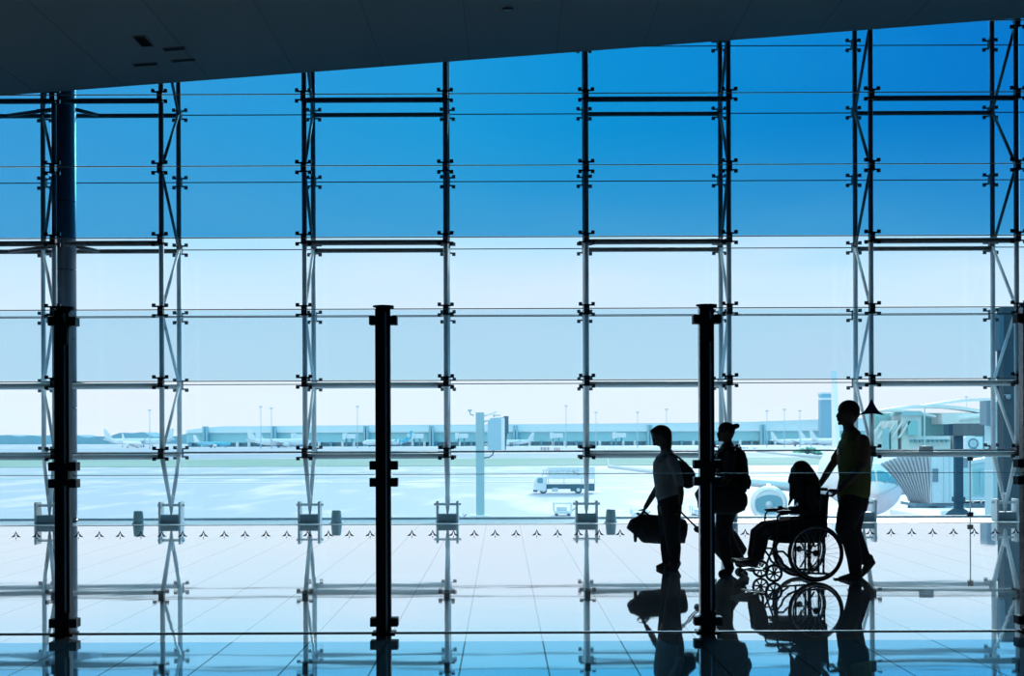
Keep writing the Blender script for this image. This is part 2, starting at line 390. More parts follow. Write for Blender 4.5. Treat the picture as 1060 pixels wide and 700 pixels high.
for i, (a, b2) in enumerate(bounds):
    for row, (z0, z1) in (('lower', (.03, 1.17)), ('upper', (1.19, 2.345))):
        x0, x1 = a+.065, b2-.065
        t = thing('glass_panel', ((x0+x1)/2, PD, z0), f'{row} clear glass screen panel {BN[i]}', 'glass panel', 'glass screen panels')
        w = (x1-x0)/2
        MB().box(-w, w, -.006, .006, 0, z1-z0).build('pane', G_part, t)
        MB().box(-w, w, -.007, .007, z1-z0, z1-z0+.005).build('edge_strip', mat('edge_strip', (.5,.58,.64), .5), t)
        if row == 'lower':
            kk = math.ceil((x0+.03-X0)/SP)
            while X0+kk*SP < x1-.03:
                b = MB(); arrow(b, X0+kk*SP-(x0+x1)/2, .70-z0+.03, .068, -.0085)
                b.build('arrow_sticker', navy, t); kk += 1
        if row == 'upper' and i == 3:
            b = MB(); c = (902-CX)/PS-(x0+x1)/2; zc = (655-430)/PS-z0; y = -.0085
            b.prism([(c,zc+.115),(c-.03,zc+.055),(c-.055,zc+.02),(c-.092,zc-.003),(c-.092,zc-.007),(c-.03,zc+.001),(c-.006,zc+.003),(c,zc+.055)], y, y+.0012)
            b.prism([(c,zc+.115),(c,zc+.055),(c+.006,zc+.003),(c+.03,zc+.001),(c+.092,zc-.007),(c+.092,zc-.003),(c+.055,zc+.02),(c+.03,zc+.055)], y, y+.0012)
            b.prism([(c-.006,zc+.003),(c,zc+.055),(c+.006,zc+.003),(c+.004,zc-.02),(c,zc-.10),(c-.004,zc-.02)], y, y+.0012)
            o = b.build('arrow_sticker', navy, t); o['label'] = 'single large navy arrow marking'
    o = MB().box(a+.06, b2-.06, -.012, .012, 0, .008).build('floor_rail', alu); o.location = (0, PD, 0)
    tag(o, 'thin metal floor rail under the glass screen '+BN[i], 'floor rail', 'glass screen rails')

# ------------------------------------------------------------------ people
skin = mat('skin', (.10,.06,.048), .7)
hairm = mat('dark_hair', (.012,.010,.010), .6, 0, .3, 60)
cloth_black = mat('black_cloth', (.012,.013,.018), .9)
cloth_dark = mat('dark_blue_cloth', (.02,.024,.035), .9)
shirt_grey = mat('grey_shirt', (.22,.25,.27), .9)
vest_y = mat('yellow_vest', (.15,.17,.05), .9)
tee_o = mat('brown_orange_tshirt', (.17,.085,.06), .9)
shoe_m = mat('shoe_leather', (.05,.045,.045), .5)
shoe_g = mat('grey_shoe', (.10,.10,.11), .6)
bagm = mat('black_bag_fabric', (.012,.013,.018), .8)
eye_m = mat('eye', (.05,.05,.05), .5)

class Fig:
    """A figure facing left; profile points measured in the picture, turned into metres about its standing point."""
    def __init__(s, x0, D, root_label, name='person', group=None):
        s.D = D; s.s = F/D; s.x0 = x0; s.y0 = HY+EYE*s.s
        s.root = thing(name, ((x0-CX)/s.s, D, 0), root_label, 'person')
    def p(s, px, py, d=0.0): return Vector(((px-s.x0)/s.s, d, (s.y0-py)/s.s))
    def seg(s, b, pts, grow=0.0, seg=16):      # pts: (px, py, depth, a_px, b_m)
        b.loft([s.p(*q[:3]) for q in pts], [(q[3]/s.s+grow, (q[4] if len(q) > 4 else q[3]/s.s)+grow) for q in pts], seg)
    def head(s, b, cx, chin, h, nose=1.0, tilt=0.0):
        T = [(.0,-.30,-.06,.10),(.05,-.35,.02,.17),(.13,-.375,.16,.23),(.22,-.39,.28,.27),(.30,-.375,.36,.30),(.40,-.37,.43,.32),(.48,-.355,.46,.335),
             (.56,-.385,.475,.34),(.66,-.395,.48,.345),(.78,-.36,.45,.325),(.88,-.27,.37,.265),(.95,-.17,.26,.18),(.99,-.05,.12,.07)]
        H = h/s.s; pts = []; rad = []
        for t, f, bk, w in T:
            pts.append(Vector(((cx-s.x0)/s.s+(f+bk)/2*H, 0, (s.y0-chin)/s.s+t*H))); rad.append(((bk-f)/2*H, w*H))
        b.loft(pts, rad, 24, caps=False)
        o = Vector(((cx-s.x0)/s.s, 0, (s.y0-chin)/s.s))
        n = lambda x, y, z: o+Vector((x*H, y*H, z*H))
        b.loft([n(-.33,0,.55), n(-.365,0,.47), n(-.40,0,.41), n(-.42*nose,0,.365), n(-.36,0,.33)], [(.035*H,.04*H),(.05*H,.045*H),(.06*H,.055*H),(.06*H,.065*H),(.05*H,.06*H)], 10)
        b.loft([n(-.385,-.09,.245), n(-.415,0,.25), n(-.385,.09,.245)], [.025*H,.035*H,.025*H], 8, side=(0,0,1))
        b.loft([n(-.375,-.08,.195), n(-.405,0,.195), n(-.375,.08,.195)], [.025*H,.033*H,.025*H], 8, side=(0,0,1))
        b.sphere(n(-.335,0,.07), .07*H, .10*H, .07*H)
        for sd in (-1, 1): b.sphere(n(.06,sd*.345,.46), .07*H, .035*H, .13*H, 12, 8)
        s.ho, s.H = o, H
        for sd in (-1, 1):
            MB().sphere(n(-.300,sd*.13,.505), .045*H, .055*H, .035*H, 12, 8).build('eye', eye_m, s.root, True)
    def hand(s, b, wrist, tip, side=(0,1,0), curl=.6, L=.17, thumb=1):
        w = Vector(wrist); d = (Vector(tip)-w).normalized(); q = Vector(side).normalized(); q = (q-d*q.dot(d)).normalized(); n = d.cross(q).normalized()
        b.loft([w-d*.02, w+d*.03, w+d*.085], [(.018,.024),(.016,.036),(.014,.040)], 12, side=q)
        for i, (o, l) in enumerate(((-.031,.066),(-.0105,.076),(.0105,.071),(.031,.054))):
            p0 = w+d*.08+q*o; pts = [p0]; a = 0
            for j, f in enumerate((.45,.32,.23)):
                a += curl*(1.0 if j else .7); dv = d*math.cos(a)-n*math.sin(a); pts.append(pts[-1]+dv*l*f*1.05)
            b.loft(pts, [.0095,.009,.0082,.007], 8, side=q)
        p0 = w+d*.03+q*thumb*-.03
        b.loft([p0, p0+(d*.6-q*thumb*.5-n*.4).normalized()*.035, p0+(d*.9-q*thumb*.35-n*.8).normalized()*.068], [.012,.0105,.008], 8, side=n)

# ---- person pushing the wheelchair
f = Fig(880, 14.42, 'person in a yellow vest and dark trousers pushing the wheelchair from behind')
torso = [(882,524,0,14,.155),(884.5,512,0,15,.155),(885,496,0,15,.145),(883.7,477,0,15.7,.155),(882.5,464,0,14.2,.18),(882,456,0,11.5,.175),(880.5,450,0,8.2,.11)]
neck = [(880.5,453,0,6.5,.065),(878.5,444,0,5.8,.06),(878,437,0,5.8,.058)]
armN = [(888,458,-.185,5.6,.058),(889,469,-.215,5.0,.052),(888,481,-.235,4.2,.042),(876,495,-.235,4.0,.042),(862.5,508.5,-.225,2.7,.028)]
armF = [(883,458,.185,5.6,.058),(875,471,.215,4.8,.05),(866,484,.235,4.1,.042),(860,494,.235,3.8,.04),(853.5,504,.225,2.7,.028)]
legN = [(880,520,-.085,11.5,.10),(876,534,-.09,10.8,.095),(872.5,549,-.09,9.3,.08),(878.5,562,-.09,7.6,.07),(882,578,-.09,6.8,.06),(882.5,592,-.09,5.0,.048)]
legF = [(886,520,.085,11,.10),(885,536,.09,10,.095),(884,552,.09,8.2,.08),(890,567,.09,7.2,.065),(897,581,.09,5.2,.05)]
body = MB()
for sg in (torso, neck, armN, armF, legN, legF): f.seg(body, sg)
f.seg(body, [(884,595,-.09,3,.035),(870,598,-.09,2.2,.035)]); f.seg(body, [(901,583,.09,3,.035),(894,596,.09,2,.035)])
f.head(body, 877.5, 441.5, 25.5, 1.02)
f.hand(body, f.p(862.5,508.5,-.225), f.p(853,515.5,-.225), curl=.75)
f.hand(body, f.p(853.5,504,.225), f.p(846,511,.225), curl=.75, thumb=-1)
body.merged('body', skin, f.root, .0065, 3)
b = MB(); g = .014
f.seg(b, [(883,512,0,16,.17),(885,496,0,15,.16),(883.7,477,0,15.7,.17),(882.5,464,0,14.4,.19),(882,457,0,11.5,.185),(881.5,454.5,0,9.4,.14)], g)
b.merged('safety_vest', vest_y, f.root, .01, 3)
for arm in (armN, armF):
    b = MB(); q = arm[:2]+[tuple(u+(v-u)*.45 for u, v in zip(arm[1], arm[2]))]; f.seg(b, q, .016); b.merged('sleeve', tee_o, f.root, .008, 2)
b = MB(); f.seg(b, [(883,513,0,15,.16),(883,522,0,14.5,.165)], .012); f.seg(b, legN, .014); f.seg(b, legF, .014); b.merged('trousers', cloth_black, f.root, .009, 3)
for (hx,hy,tx,ty,d) in ((886,598,864,600,-.09),):
    b = MB(); f.seg(b, [(885.5,594,d,4.6,.045),(880,597.5,d,4.8,.046),(872,598.8,d,3.6,.05),(864.5,600.2,d,2.4,.042)]); b.box(-.19,.075,-.135,-.045,0,.018)
    b.merged('shoe', shoe_m, f.root, .007, 3)
b = MB(); f.seg(b, [(901,580,.09,5,.045),(904,584,.09,4.6,.046),(898,592,.09,3.8,.05),(892.5,598.6,.09,2.4,.042)]); b.merged('shoe', shoe_m, f.root, .007, 3)
o, H = f.ho, f.H; b = MB()
b.sphere(o+Vector((.055*H,0,.63*H)), .445*H, .365*H, .40*H, 24, 14); b.sphere(o+Vector((.20*H,0,.48*H)), .30*H, .33*H, .26*H, 20, 12)
b.merged('hair', hairm, f.root, .008, 2)
b = MB(); b.loft([f.p(879,452,-.06), f.p(872,459,-.05), f.p(868.3,466,-.03)], [.004]*3, 6); b.build('lanyard', cloth_dark, f.root, True)
b = MB(); b.cbox(f.p(866.6,468.5,-.03), (.012,.055,.06)); o2 = b.build('name_badge', mat('badge_card', (.6,.62,.65), .5), f.root); o2['label'] = 'white name badge on the chest'

# ---- person with bags walking in front
f = Fig(692, 15.47, 'person with a bob haircut and light shirt walking ahead with three bags')
torso = [(692.5,528,0,10.5,.16),(692,518,0,11.3,.165),(690,509,0,10.6,.14),(688.5,500,0,10.4,.125),(687.8,490,0,11,.14),(688.3,481,0,11.3,.155),(690,475,0,9.2,.15),(690.5,470.5,0,6,.09)]
neck = [(690.5,472,0,5,.055),(688,465,0,4.6,.05),(687,459,0,4.6,.05)]
armN = [(694,477,-.165,4.8,.05),(698,488,-.19,4.2,.045),(701,500,-.205,3.6,.037),(702.5,511,-.20,3.2,.033),(702,521,-.19,2.4,.025)]
armF = [(686,477,.165,4.8,.05),(686,490,.20,4.2,.044),(685,503,.24,3.8,.038),(678,515,.29,3.3,.034),(671,527,.32,2.4,.025)]
legN = [(693.5,525,-.085,9.8,.095),(694,540,-.085,8.4,.085),(694.5,556,-.08,6.6,.065),(696.5,568,-.08,6.2,.058),(697.5,582,-.08,3.9,.042)]
legF = [(691.5,525,.085,9.8,.095),(691.5,540,.085,8.4,.085),(691.5,556,.08,6.5,.065),(691,568,.08,6,.058),(690.5,582,.08,3.9,.042)]
body = MB()
for sg in (torso, neck, armN, armF, legN, legF): f.seg(body, sg)
f.seg(body, [(698,585,-.08,3,.033),(688,588,-.08,1.8,.035)]); f.seg(body, [(690,585,.08,3,.033),(681,588,.08,1.8,.035)])
f.head(body, 684.6, 462.3, 21.2, 1.03)
f.hand(body, f.p(702,521,-.19), f.p(702,530,-.19), curl=.8)
f.hand(body, f.p(671,527,.32), f.p(666.5,535.5,.33), curl=.8, thumb=-1)
body.merged('body', skin, f.root, .0065, 3)
b = MB(); f.seg(b, [(690.5,513,0,11.2,.155),(690,508,0,10.6,.145)]+torso[3:7]+[(690.3,471.5,0,6.4,.10)], .013); f.seg(b, armN[:2]+[armN[2]], .012); f.seg(b, armF[:2]+[armF[2]], .012)
b.merged('shirt', shirt_grey, f.root, .009, 3)
b = MB(); f.seg(b, [(691,512,0,10.5,.15),(692.3,520,0,11.3,.16)], .01); f.seg(b, legN, .012); f.seg(b, legF, .012); b.merged('trousers', cloth_black, f.root, .009, 3)
for dx, d in ((6.5,-.08),(0,.08)):
    b = MB(); f.seg(b, [(693+dx,583,d,4.4,.04),(692+dx,586.8,d,4.0,.042),(686+dx,588,d,2.8,.045),(681+dx,589,d,1.8,.036)]); b.merged('shoe', shoe_g, f.root, .007, 3)
o, H = f.ho, f.H; b = MB()
b.sphere(o+Vector((.0,0,.60*H)), .50*H, .42*H, .44*H, 24, 14)
b.loft([o+Vector((x*H,0,z*H)) for x, z in ((.30,-.08),(.28,.12),(.25,.35),(.18,.60))], [(.20*H,.30*H),(.24*H,.37*H),(.28*H,.40*H),(.34*H,.38*H)], 24)
b.sphere(o+Vector((-.36*H,0,.70*H)), .18*H, .27*H, .17*H)
b.merged('hair', hairm, f.root, .008, 2)
fig1 = f
# her shoulder bag
def P1(px, py, d, D=15.47): s_ = F/D; return Vector(((px-CX)/s_, D+d, EYE+(HY-py)/s_))
t = thing('shoulder_bag', P1(708,505,-.12), 'black slouchy shoulder bag tucked behind the elbow of the person walking ahead', 'bag')
o0 = Vector(t.location); b = MB()
b.loft([P1(x,y,-.12)-o0 for x, y in ((701,480),(703.5,484),(706.5,489),(709.5,494.5),(711,499.5))], [(3.5/95,.04),(6.5/95,.06),(9.2/95,.075),(9.6/95,.08),(7.6/95,.07)], 18, side=(0,1,0))
b.merged('bag_body', bagm, t, .008, 3)
b = MB(); b.loft([P1(x,y,d)-o0 for x, y, d in ((709,489,-.16),(706,479,-.19),(700,474,-.2),(693,470,-.17))], [.012]*4, 8); b.build('strap', bagm, t, True)
b = MB(); b.loft([P1(x,y,-.15)-o0 for x, y in ((703,483),(708,480),(711,484))], [.012,.015,.012], 8); b.build('bag_flap', bagm, t, True)
# duffel bags
def duffel(pts, D, d, a_list, b_m, label, handles):
    s_ = F/D; c = Vector(((pts[len(pts)//2][0]-CX)/s_, D+d, EYE+(HY-(pts[len(pts)//2][1]+a_list[len(pts)//2]))/s_))
    Q = lambda px, py, dd=0: Vector(((px-CX)/s_, D+d+dd, EYE+(HY-py)/s_))-c
    t = thing('duffel_bag', c, label, 'bag'); b = MB()
    b.loft([Q(*p) for p in pts], [(a/s_, b_m*k) for a, k in zip(a_list, [.8]+[1]*(len(pts)-2)+[.8])], 22, side=(0,1,0), caps=False)
    b.build('bag_body', bagm, t, True, bevel=.01)
    for h in handles:
        b = MB(); b.loft([Q(*p) for p in h], [.011]*len(h), 8, side=(0,1,0)); b.build('handle', bagm, t, True)
    for xx in (pts[1], pts[-2]):
        b = MB(); r = a_list[1]/s_*.98; cc_ = Q(*xx)
        b.loft([cc_+Vector((-.012,0,0)), cc_+Vector((.012,0,0))], [(r,b_m*1.03)]*2, 22, caps=False); b.build('webbing', cloth_dark, t, True)
    return t
duffel([(657.5,555),(660,552),(668,549.5),(686,551),(704,552),(711,553.5),(714,554)], 15.47, .34, [9,12.5,15.5,15.2,14.3,13,9], .125,
       'large black duffel bag held low by the person walking ahead',
       [[(663,542,-.04),(665,536,-.04),(670,532,-.04),(676,537,-.04),(684,541,-.04)], [(663,542,.05),(665,536,.05),(670,533,.05),(676,537,.05),(684,541,.05)]])
# trolley suitcase
D_ = 15.5; s_ = F/D_
def Q(px, py, d=0): return Vector(((px-CX)/s_, D_+d, EYE+(HY-py)/s_))
base = Q(768,588); base.z = 0
t = thing('trolley_suitcase', base, 'black wheeled suitcase tilted and pulled behind the person walking ahead', 'suitcase')
b = MB(); ax0, ax1 = Q(738,545)-base, Q(762.5,579)-base
b.loft([ax0, ax0.lerp(ax1,.05), ax0.lerp(ax1,.5), ax0.lerp(ax1,.95), ax1], [(.10,.13),(.14,.16),(.165,.17),(.15,.165),(.11,.14)], 20, side=(0,1,0), caps=False)
b.merged('case_body', bagm, t, .01, 3)
for d in (-.08, .08):
    MB().tube([Q(702.5,529.5,d*.6-.12)-base, Q(736,562,d)-base], .008, 8).build('telescopic_tube', blackm, t, True)
MB().loft([Q(702.3,529,-.18)-base, Q(702.3,529,-.06)-base], [.014,.014], 8).build('pull_grip', blackm, t, True)
b = MB(); b.loft([Q(722,549,-.05)-base, Q(722,549,.09)-base], [.035,.035], 10); b.build('top_handle', bagm, t, True)
b = MB(); b.loft([Q(722,549,.02)-base, Q(735,556,.02)-base], [(.02,.06),(.05,.1)], 10); b.build('handle_mount', bagm, t, True)
for d in (-.14, .14):
    b = MB(); c = Q(767,0,d)-base; c.z = .05
    b.torus(c, .034, .016, 'y', 20, 8); b.tube([c+Vector((0,-.01,0)), c+Vector((0,.01,0))], .03, 12); b.build('wheel', rubber, t, True)

# ---- person with backpack
f = Fig(755, 14.97, 'person with tied-back hair and a backpack walking behind the third glass post')
torso = [(753,528,0,10.5,.16),(753,518,0,11.3,.165),(753,508,0,10,.135),(752.5,498,0,9.2,.125),(752,487,0,9.6,.14),(751.7,477,0,10,.155),(752.5,469,0,9,.15),(753.5,464,0,6,.09)]
neck = [(754,466,0,5,.055),(753.5,459,0,4.3,.048),(752.5,453,0,4.3,.048)]
armN = [(754,471,-.165,5,.05),(752,483,-.20,4.3,.045),(750,494,-.24,3.7,.038),(746,501,-.27,3.3,.033),(741.5,507,-.29,2.4,.025)]
armF = [(752,471,.165,5,.05),(746,481,.20,4.3,.044),(742,490,.215,3.8,.038),(738,496,.16,3.3,.034),(736,500,.10,2.4,.025)]
legN = [(752,525,-.085,10,.095),(748.5,539,-.085,8,.085),(746.5,556,-.08,6.5,.065),(749.5,572,-.08,5.8,.055),(753,587,-.08,3.9,.042)]
legF = [(753,525,.085,9.5,.095),(750.5,540,.085,7.6,.085),(753,557,.08,6.3,.065),(761,573,.08,5.5,.055),(769.5,586,.08,3.9,.042)]
body = MB()
for sg in (torso, neck, armN, armF, legN, legF): f.seg(body, sg)
f.seg(body, [(754,590,-.08,3,.033),(744,592.5,-.08,1.8,.035)]); f.seg(body, [(771,588,.08,3,.033),(766,593,.08,1.8,.035)])
f.head(body, 751.2, 458, 20, 1.03)
f.hand(body, f.p(741.5,507,-.29), f.p(738,513,-.30), curl=.8)
f.hand(body, f.p(736,500,.10), f.p(733,507,.06), curl=.6, thumb=-1)
body.merged('body', skin, f.root, .0065, 3)
b = MB(); f.seg(b, [(753,514,0,10.6,.15),(753,508,0,10,.14)]+torso[3:7]+[(753.5,465,0,6.4,.10)], .012); f.seg(b, armN[:3], .011); f.seg(b, armF[:3], .011)
b.merged('shirt', cloth_dark, f.root, .009, 3)
b = MB(); f.seg(b, [(753,512,0,10,.15),(753,520,0,11,.16)], .01); f.seg(b, legN, .011); f.seg(b, legF, .011); b.merged('trousers', cloth_black, f.root, .009, 3)
b = MB(); f.seg(b, [(754.5,588,-.08,4.2,.04),(753.5,591.5,-.08,4,.042),(748,593,-.08,2.7,.045),(743.5,594,-.08,1.8,.036)]); b.merged('shoe', shoe_m, f.root, .007, 3)
b = MB(); f.seg(b, [(772,585,.08,4.2,.04),(773,588,.08,4,.042),(769,591.5,.08,2.7,.045),(765.5,593.8,.08,1.8,.036)]); b.merged('shoe', shoe_m, f.root, .007, 3)
o, H = f.ho, f.H; b = MB()
b.sphere(o+Vector((.05*H,0,.63*H)), .44*H, .365*H, .40*H, 24, 14); b.sphere(o+Vector((.20*H,0,.50*H)), .28*H, .33*H, .24*H, 20, 12)
b.loft([o+Vector((.40*H,0,.76*H)), o+Vector((.52*H,0,.79*H)), o+Vector((.60*H,0,.81*H))], [(.13*H,.13*H),(.15*H,.15*H),(.13*H,.13*H)], 12)
b.merged('hair', hairm, f.root, .007, 2)
D_ = 14.97; s_ = F/D_
base = Q(766,509)
t = thing('backpack', base, 'dark backpack on the back of the person behind the third glass post', 'backpack')
b = MB(); b.loft([Q(x,y)-base for x, y in ((764,466),(766,470),(767.3,478),(768.3,490),(769,501),(768.6,508))], [(2.6/s_,.09),(5/s_,.12),(6.2/s_,.14),(6.2/s_,.145),(6/s_,.145),(4/s_,.13)], 20, side=(0,1,0))
b.merged('pack_body', bagm, t, .009, 3)
b = MB(); b.loft([Q(x,y)-base for x, y in ((774,494),(775.2,500),(774,506))], [(1.6/s_,.09),(2/s_,.1),(1.6/s_,.09)], 12, side=(0,1,0)); b.build('front_pocket', bagm, t, True)
for d in (-.115, .115):
    b = MB(); b.loft([Q(x,y,d)-base for x, y in ((765,466),(757,463.2),(749,463.5),(742.3,470),(741,479),(744,492),(763,503))], [(.008,.022)]*7, 8, side=(0,1,0)); b.build('shoulder_strap', bagm, t, True)
b = MB(); b.loft([Q(x,y)-base for x, y in ((763,464),(765,461.5),(767,465))], [.008]*3, 8); b.build('grab_loop', bagm, t, True)
duffel([(721.5,518),(724,517),(731,517),(747,518.5),(762,519),(769,519),(772.5,519)], 14.62, 0, [7,11,14.5,14.8,14.3,11,6], .11,
       'dark round-ended holdall carried at hip height by the person with the backpack',
       [[(733,505,-.04),(735,499,-.03),(741,496,-.0),(747,499,-.03),(752,505,-.04)], [(733,505,.05),(735,499,.04),(741,496,.02),(747,499,.04),(752,505,.05)]])

# ---- wheelchair
WD = 14.33; ws = F/WD; wy0 = HY+EYE*ws; wx0 = 835.2
yaw = math.radians(6.0)
t = thing('wheelchair', ((wx0-CX)/ws, WD, 0), 'folding wheelchair with spoked wheels carrying a seated long-haired person', 'wheelchair', rz=yaw)
def C(px, py, d=0.0): return Vector(((px-wx0)/ws, d, (wy0-py)/ws))
frm = mat('wheelchair_frame', (.03,.032,.04), .3, .7); tyre = mat('tyre', (.015,.015,.018), .7)
R = .285
for sd in (-1, 1):
    w = MB(); w.torus((0, sd*.27, R), R-.013, .013, 'y', 72, 10); wo = w.build('rear_wheel', tyre, t, True)
    w = MB(); w.torus((0, sd*.27, R), R-.033, .008, 'y', 72, 8); w.build('rim', alu, wo, True)
    w = MB(); w.torus((0, sd*.305, R), R-.045, .009, 'y', 72, 8)
    for k in range(6):
        a = k*PI/3+.2; w.tube([(math.cos(a)*(R-.045), sd*.305, R+math.sin(a)*(R-.045)), (math.cos(a)*(R-.033), sd*.275, R+math.sin(a)*(R-.033))], .004, 6)
    w.build('hand_rim', frm, wo, True)
    w = MB(); w.tube([(0, sd*.24, R), (0, sd*.30, R)], .024, 16); w.tube([(0, sd*.265, R), (0, sd*.275, R)], .032, 16); w.build('hub', frm, wo, True)
    w = MB()
    for k in range(28):
        a = 2*PI*k/28; bb = a+(.5 if k % 2 else -.5)
        w.tube([(math.cos(bb)*.026, sd*(.262 if k % 2 else .278), R+math.sin(bb)*.026), (math.cos(a)*(R-.034), sd*.27, R+math.sin(a)*(R-.034))], .0016, 5)
    w.build('spokes', alu, wo)
    # caster
    cxl = -.415; r = .09
    w = MB(); w.torus((cxl, sd*.235, r), r-.012, .013, 'y', 40, 8); co = w.build('front_wheel', tyre, t, True)
    w = MB()
    for k in range(8):
        a = k*PI/4+.2; w.loft([(cxl+math.cos(a)*.015, sd*.235, r+math.sin(a)*.015), (cxl+math.cos(a)*(r-.015), sd*.235, r+math.sin(a)*(r-.015))], [.009,.007], 6)
    w.tube([(cxl, sd*.235-.022, r), (cxl, sd*.235+.022, r)], .018, 12); w.build('wheel_spokes', frm, co, True)
    w = MB()
    for e in (-.024, .024): w.tube([(cxl, sd*.235+e, r), (cxl+.02, sd*.235+e, r+.11)], .006, 6)
    w.tube([(cxl+.02, sd*.235-.03, r+.11), (cxl+.02, sd*.235+.03, r+.11)], .012, 8); w.tube([(cxl+.022, sd*.235, r+.10), (cxl+.025, sd*.235, r+.20)], .014, 8)
    w.build('fork', frm, t, True)
    # side frame
    d = sd*.215; w = MB(); T = lambda l, rr=.0115: w.tube([C(*q, d) for q in l], rr, 8)
    T([(797,560),(805,560.5),(846,560.5)])
    T([(797,560),(795.5,566),(797,573),(801,578),(803,583),(808,588),(816,591.5),(851,593.5)])
    T([(797,570),(803,570),(810,577),(815,586),(822,591)])
    T([(829.5,592),(829.5,561)]); T([(840,592.5),(840,560)])
    T([(845,592),(846,560),(847,535),(848.5,515),(850.5,508.6),(856,508),(862,508.5)])
    T([(797,560),(796.8,540),(797.3,534.5),(799.5,531.6),(804,531),(838,531.5),(845,532)], .0095)
    T([(809,558),(809.5,541),(811,536.5),(815,535),(822,534.5)], .008)
    w.build('side_frame', frm, t, True)
    MB().loft([C(797.5,529.8,d), C(803,529.3,d), C(826,529.8,d)], [(.012,.02),(.015,.026),(.014,.026)], 10).build('armrest', rubber, t, True)
    MB().loft([C(852.5,508.3,d), C(863,508.8,d)], [.017,.018], 12).build('push_grip', rubber, t, True)
    w = MB(); w.tube([C(798,561,d), C(793,566,d*.9), C(789.5,576,d*.8), C(786.5,587,d*.7)], .0105, 8); w.tube([C(796,570,d), C(790,574,d*.85)], .009, 8); w.build('leg_hanger', frm, t, True)
    w = MB(); w.cbox(C(778.5,589.2,sd*.10), (.17,.15,.012), Matrix.Rotation(math.radians(-6), 3, 'Y')); w.tube([C(786.5,587,sd*.15), C(784,589,sd*.12)], .01, 6); w.build('footplate', frm, t)
    w = MB(); w.tube([C(846,593,d), C(853,594,d)], .014, 8); w.build('tipping_lever', rubber, t, True)
    w = MB(); w.tube([C(833,560,d), C(836,566,d*1.02)], .010, 8); w.tube([C(836,566,d*1.02), C(841,561,d*1.02)], .007, 8); w.build('brake_lever', frm, t, True)
    # side guard between seat and arm
    w = MB(); w.prism([(C(812,0).x, C(0,558).z), (C(843,0).x, C(0,558).z), (C(844,0).x, C(0,536).z), (C(812,0).x, C(0,538).z)], d-.004, d+.004); w.build('side_guard', cloth_black, t)
w = MB(); w.tube([C(835,590,-.215), C(835,562,.215)], .010, 8); w.tube([C(835,562,-.215), C(835,590,.215)], .010, 8); w.build('cross_brace', frm, t, True)
w = MB(); w.tube([C(835.2,wy0-R*ws,-.24), C(835.2,wy0-R*ws,.24)], .012, 8); w.build('axle', frm, t, True)
w = MB(); w.loft([C(798,559), C(803,558.3), C(842,558.3), C(846,559)], [(.015,.19),(.028,.205),(.028,.205),(.018,.19)], 16, side=(0,1,0)); w.build('seat_cushion', cloth_black, t, True)
w = MB(); w.loft([C(849.5,556), C(850,540), C(851,520), C(852,514)], [(.012,.20)]*4, 16, side=(0,1,0)); w.build('backrest', cloth_black, t, True)

# ---- seated person
f = Fig(835.2, WD, 'long-haired person sitting in the wheelchair with hands on the lap')
f.root.rotation_euler.z = yaw*.5
torso = [(839,547,0,9,.155),(838.5,537,0,9,.15),(836.5,525,0,8.6,.13),(835,514,0,9,.135),(834,505,0,8.3,.14),(832.5,500,0,5.6,.09)]
neck = [(832,502,0,4.8,.055),(830,496,0,4.3,.048),(829,491,0,4.3,.048)]
armN = [(836,507,-.15,4.6,.048),(836.5,518,-.175,4.1,.042),(835,528.5,-.185,3.6,.036),(827,529,-.13,3.2,.032),(819.5,527.5,-.07,2.3,.024)]
armF = [tuple([a, b_, -c, d, e]) for a, b_, c, d, e in armN]
def legs(d): return [(838,546,d,8,.085),(815,546.5,d,7.6,.08),(791,548.5,d,6.6,.066),(785.5,553,d,6.8,.062),(783.5,566,d,6.2,.055),(779.5,578,d,4.4,.042)]
body = MB()
for sg in (torso, neck, armN, armF, legs(-.09), legs(.09)): f.seg(body, sg)
for d in (-.09, .09): f.seg(body, [(777,581.5,d,3,.033),(764,581.5,d,2,.034)])
f.head(body, 828.6, 497.3, 19.2, 1.03)
f.hand(body, f.p(819.5,527.5,-.07), f.p(811,529,-.03), side=(0,1,.2), curl=.45)
f.hand(body, f.p(819.5,527.5,.07), f.p(811,529,.03), side=(0,1,-.2), curl=.45, thumb=-1)
body.merged('body', skin, f.root, .0065, 3)
b = MB(); f.seg(b, torso[:5]+[(832.8,500.8,0,6,.095)], .012); f.seg(b, armN[:3]+[(829,529,-.145,3.2,.033)], .011); f.seg(b, armF[:3]+[(829,529,.145,3.2,.033)], .011); b.merged('blouse', cloth_dark, f.root, .009, 3)
b = MB(); f.seg(b, [(839,548,0,9,.15),(837,541,0,9,.155)], .012)
for d in (-.09, .09): f.seg(b, legs(d)[:5]+[(781,575,d,5.4,.048)], .012)
b.merged('trousers', cloth_black, f.root, .009, 3)
for d in (-.09, .09):
    b = MB(); f.seg(b, [(780.5,579,d,4,.038),(779,584,d,3.8,.042),(769,583.2,d,3.2,.044),(759,581.3,d,2.2,.038)]); b.merged('shoe', shoe_g, f.root, .007, 3)
b = MB()
b.sphere(f.p(829.3,486.5), 9.2/f.s, .088, 9.0/f.s, 24, 14)
f.seg(b, [(831,487,0,8.6,.085),(834.5,493,0,9.4,.10),(838.5,500,0,9.5,.115),(841,508,0,8.6,.125),(842,515,0,6.5,.12),(841.5,522,0,4.5,.10)])
for sd in (-1, 1): f.seg(b, [(826,487,sd*.072,5.5,.026),(825,496,sd*.085,6.2,.03),(825.5,504,sd*.10,6.5,.03),(827,513,sd*.11,5.5,.026),(829,520,sd*.115,3,.02)])
random.seed(11)
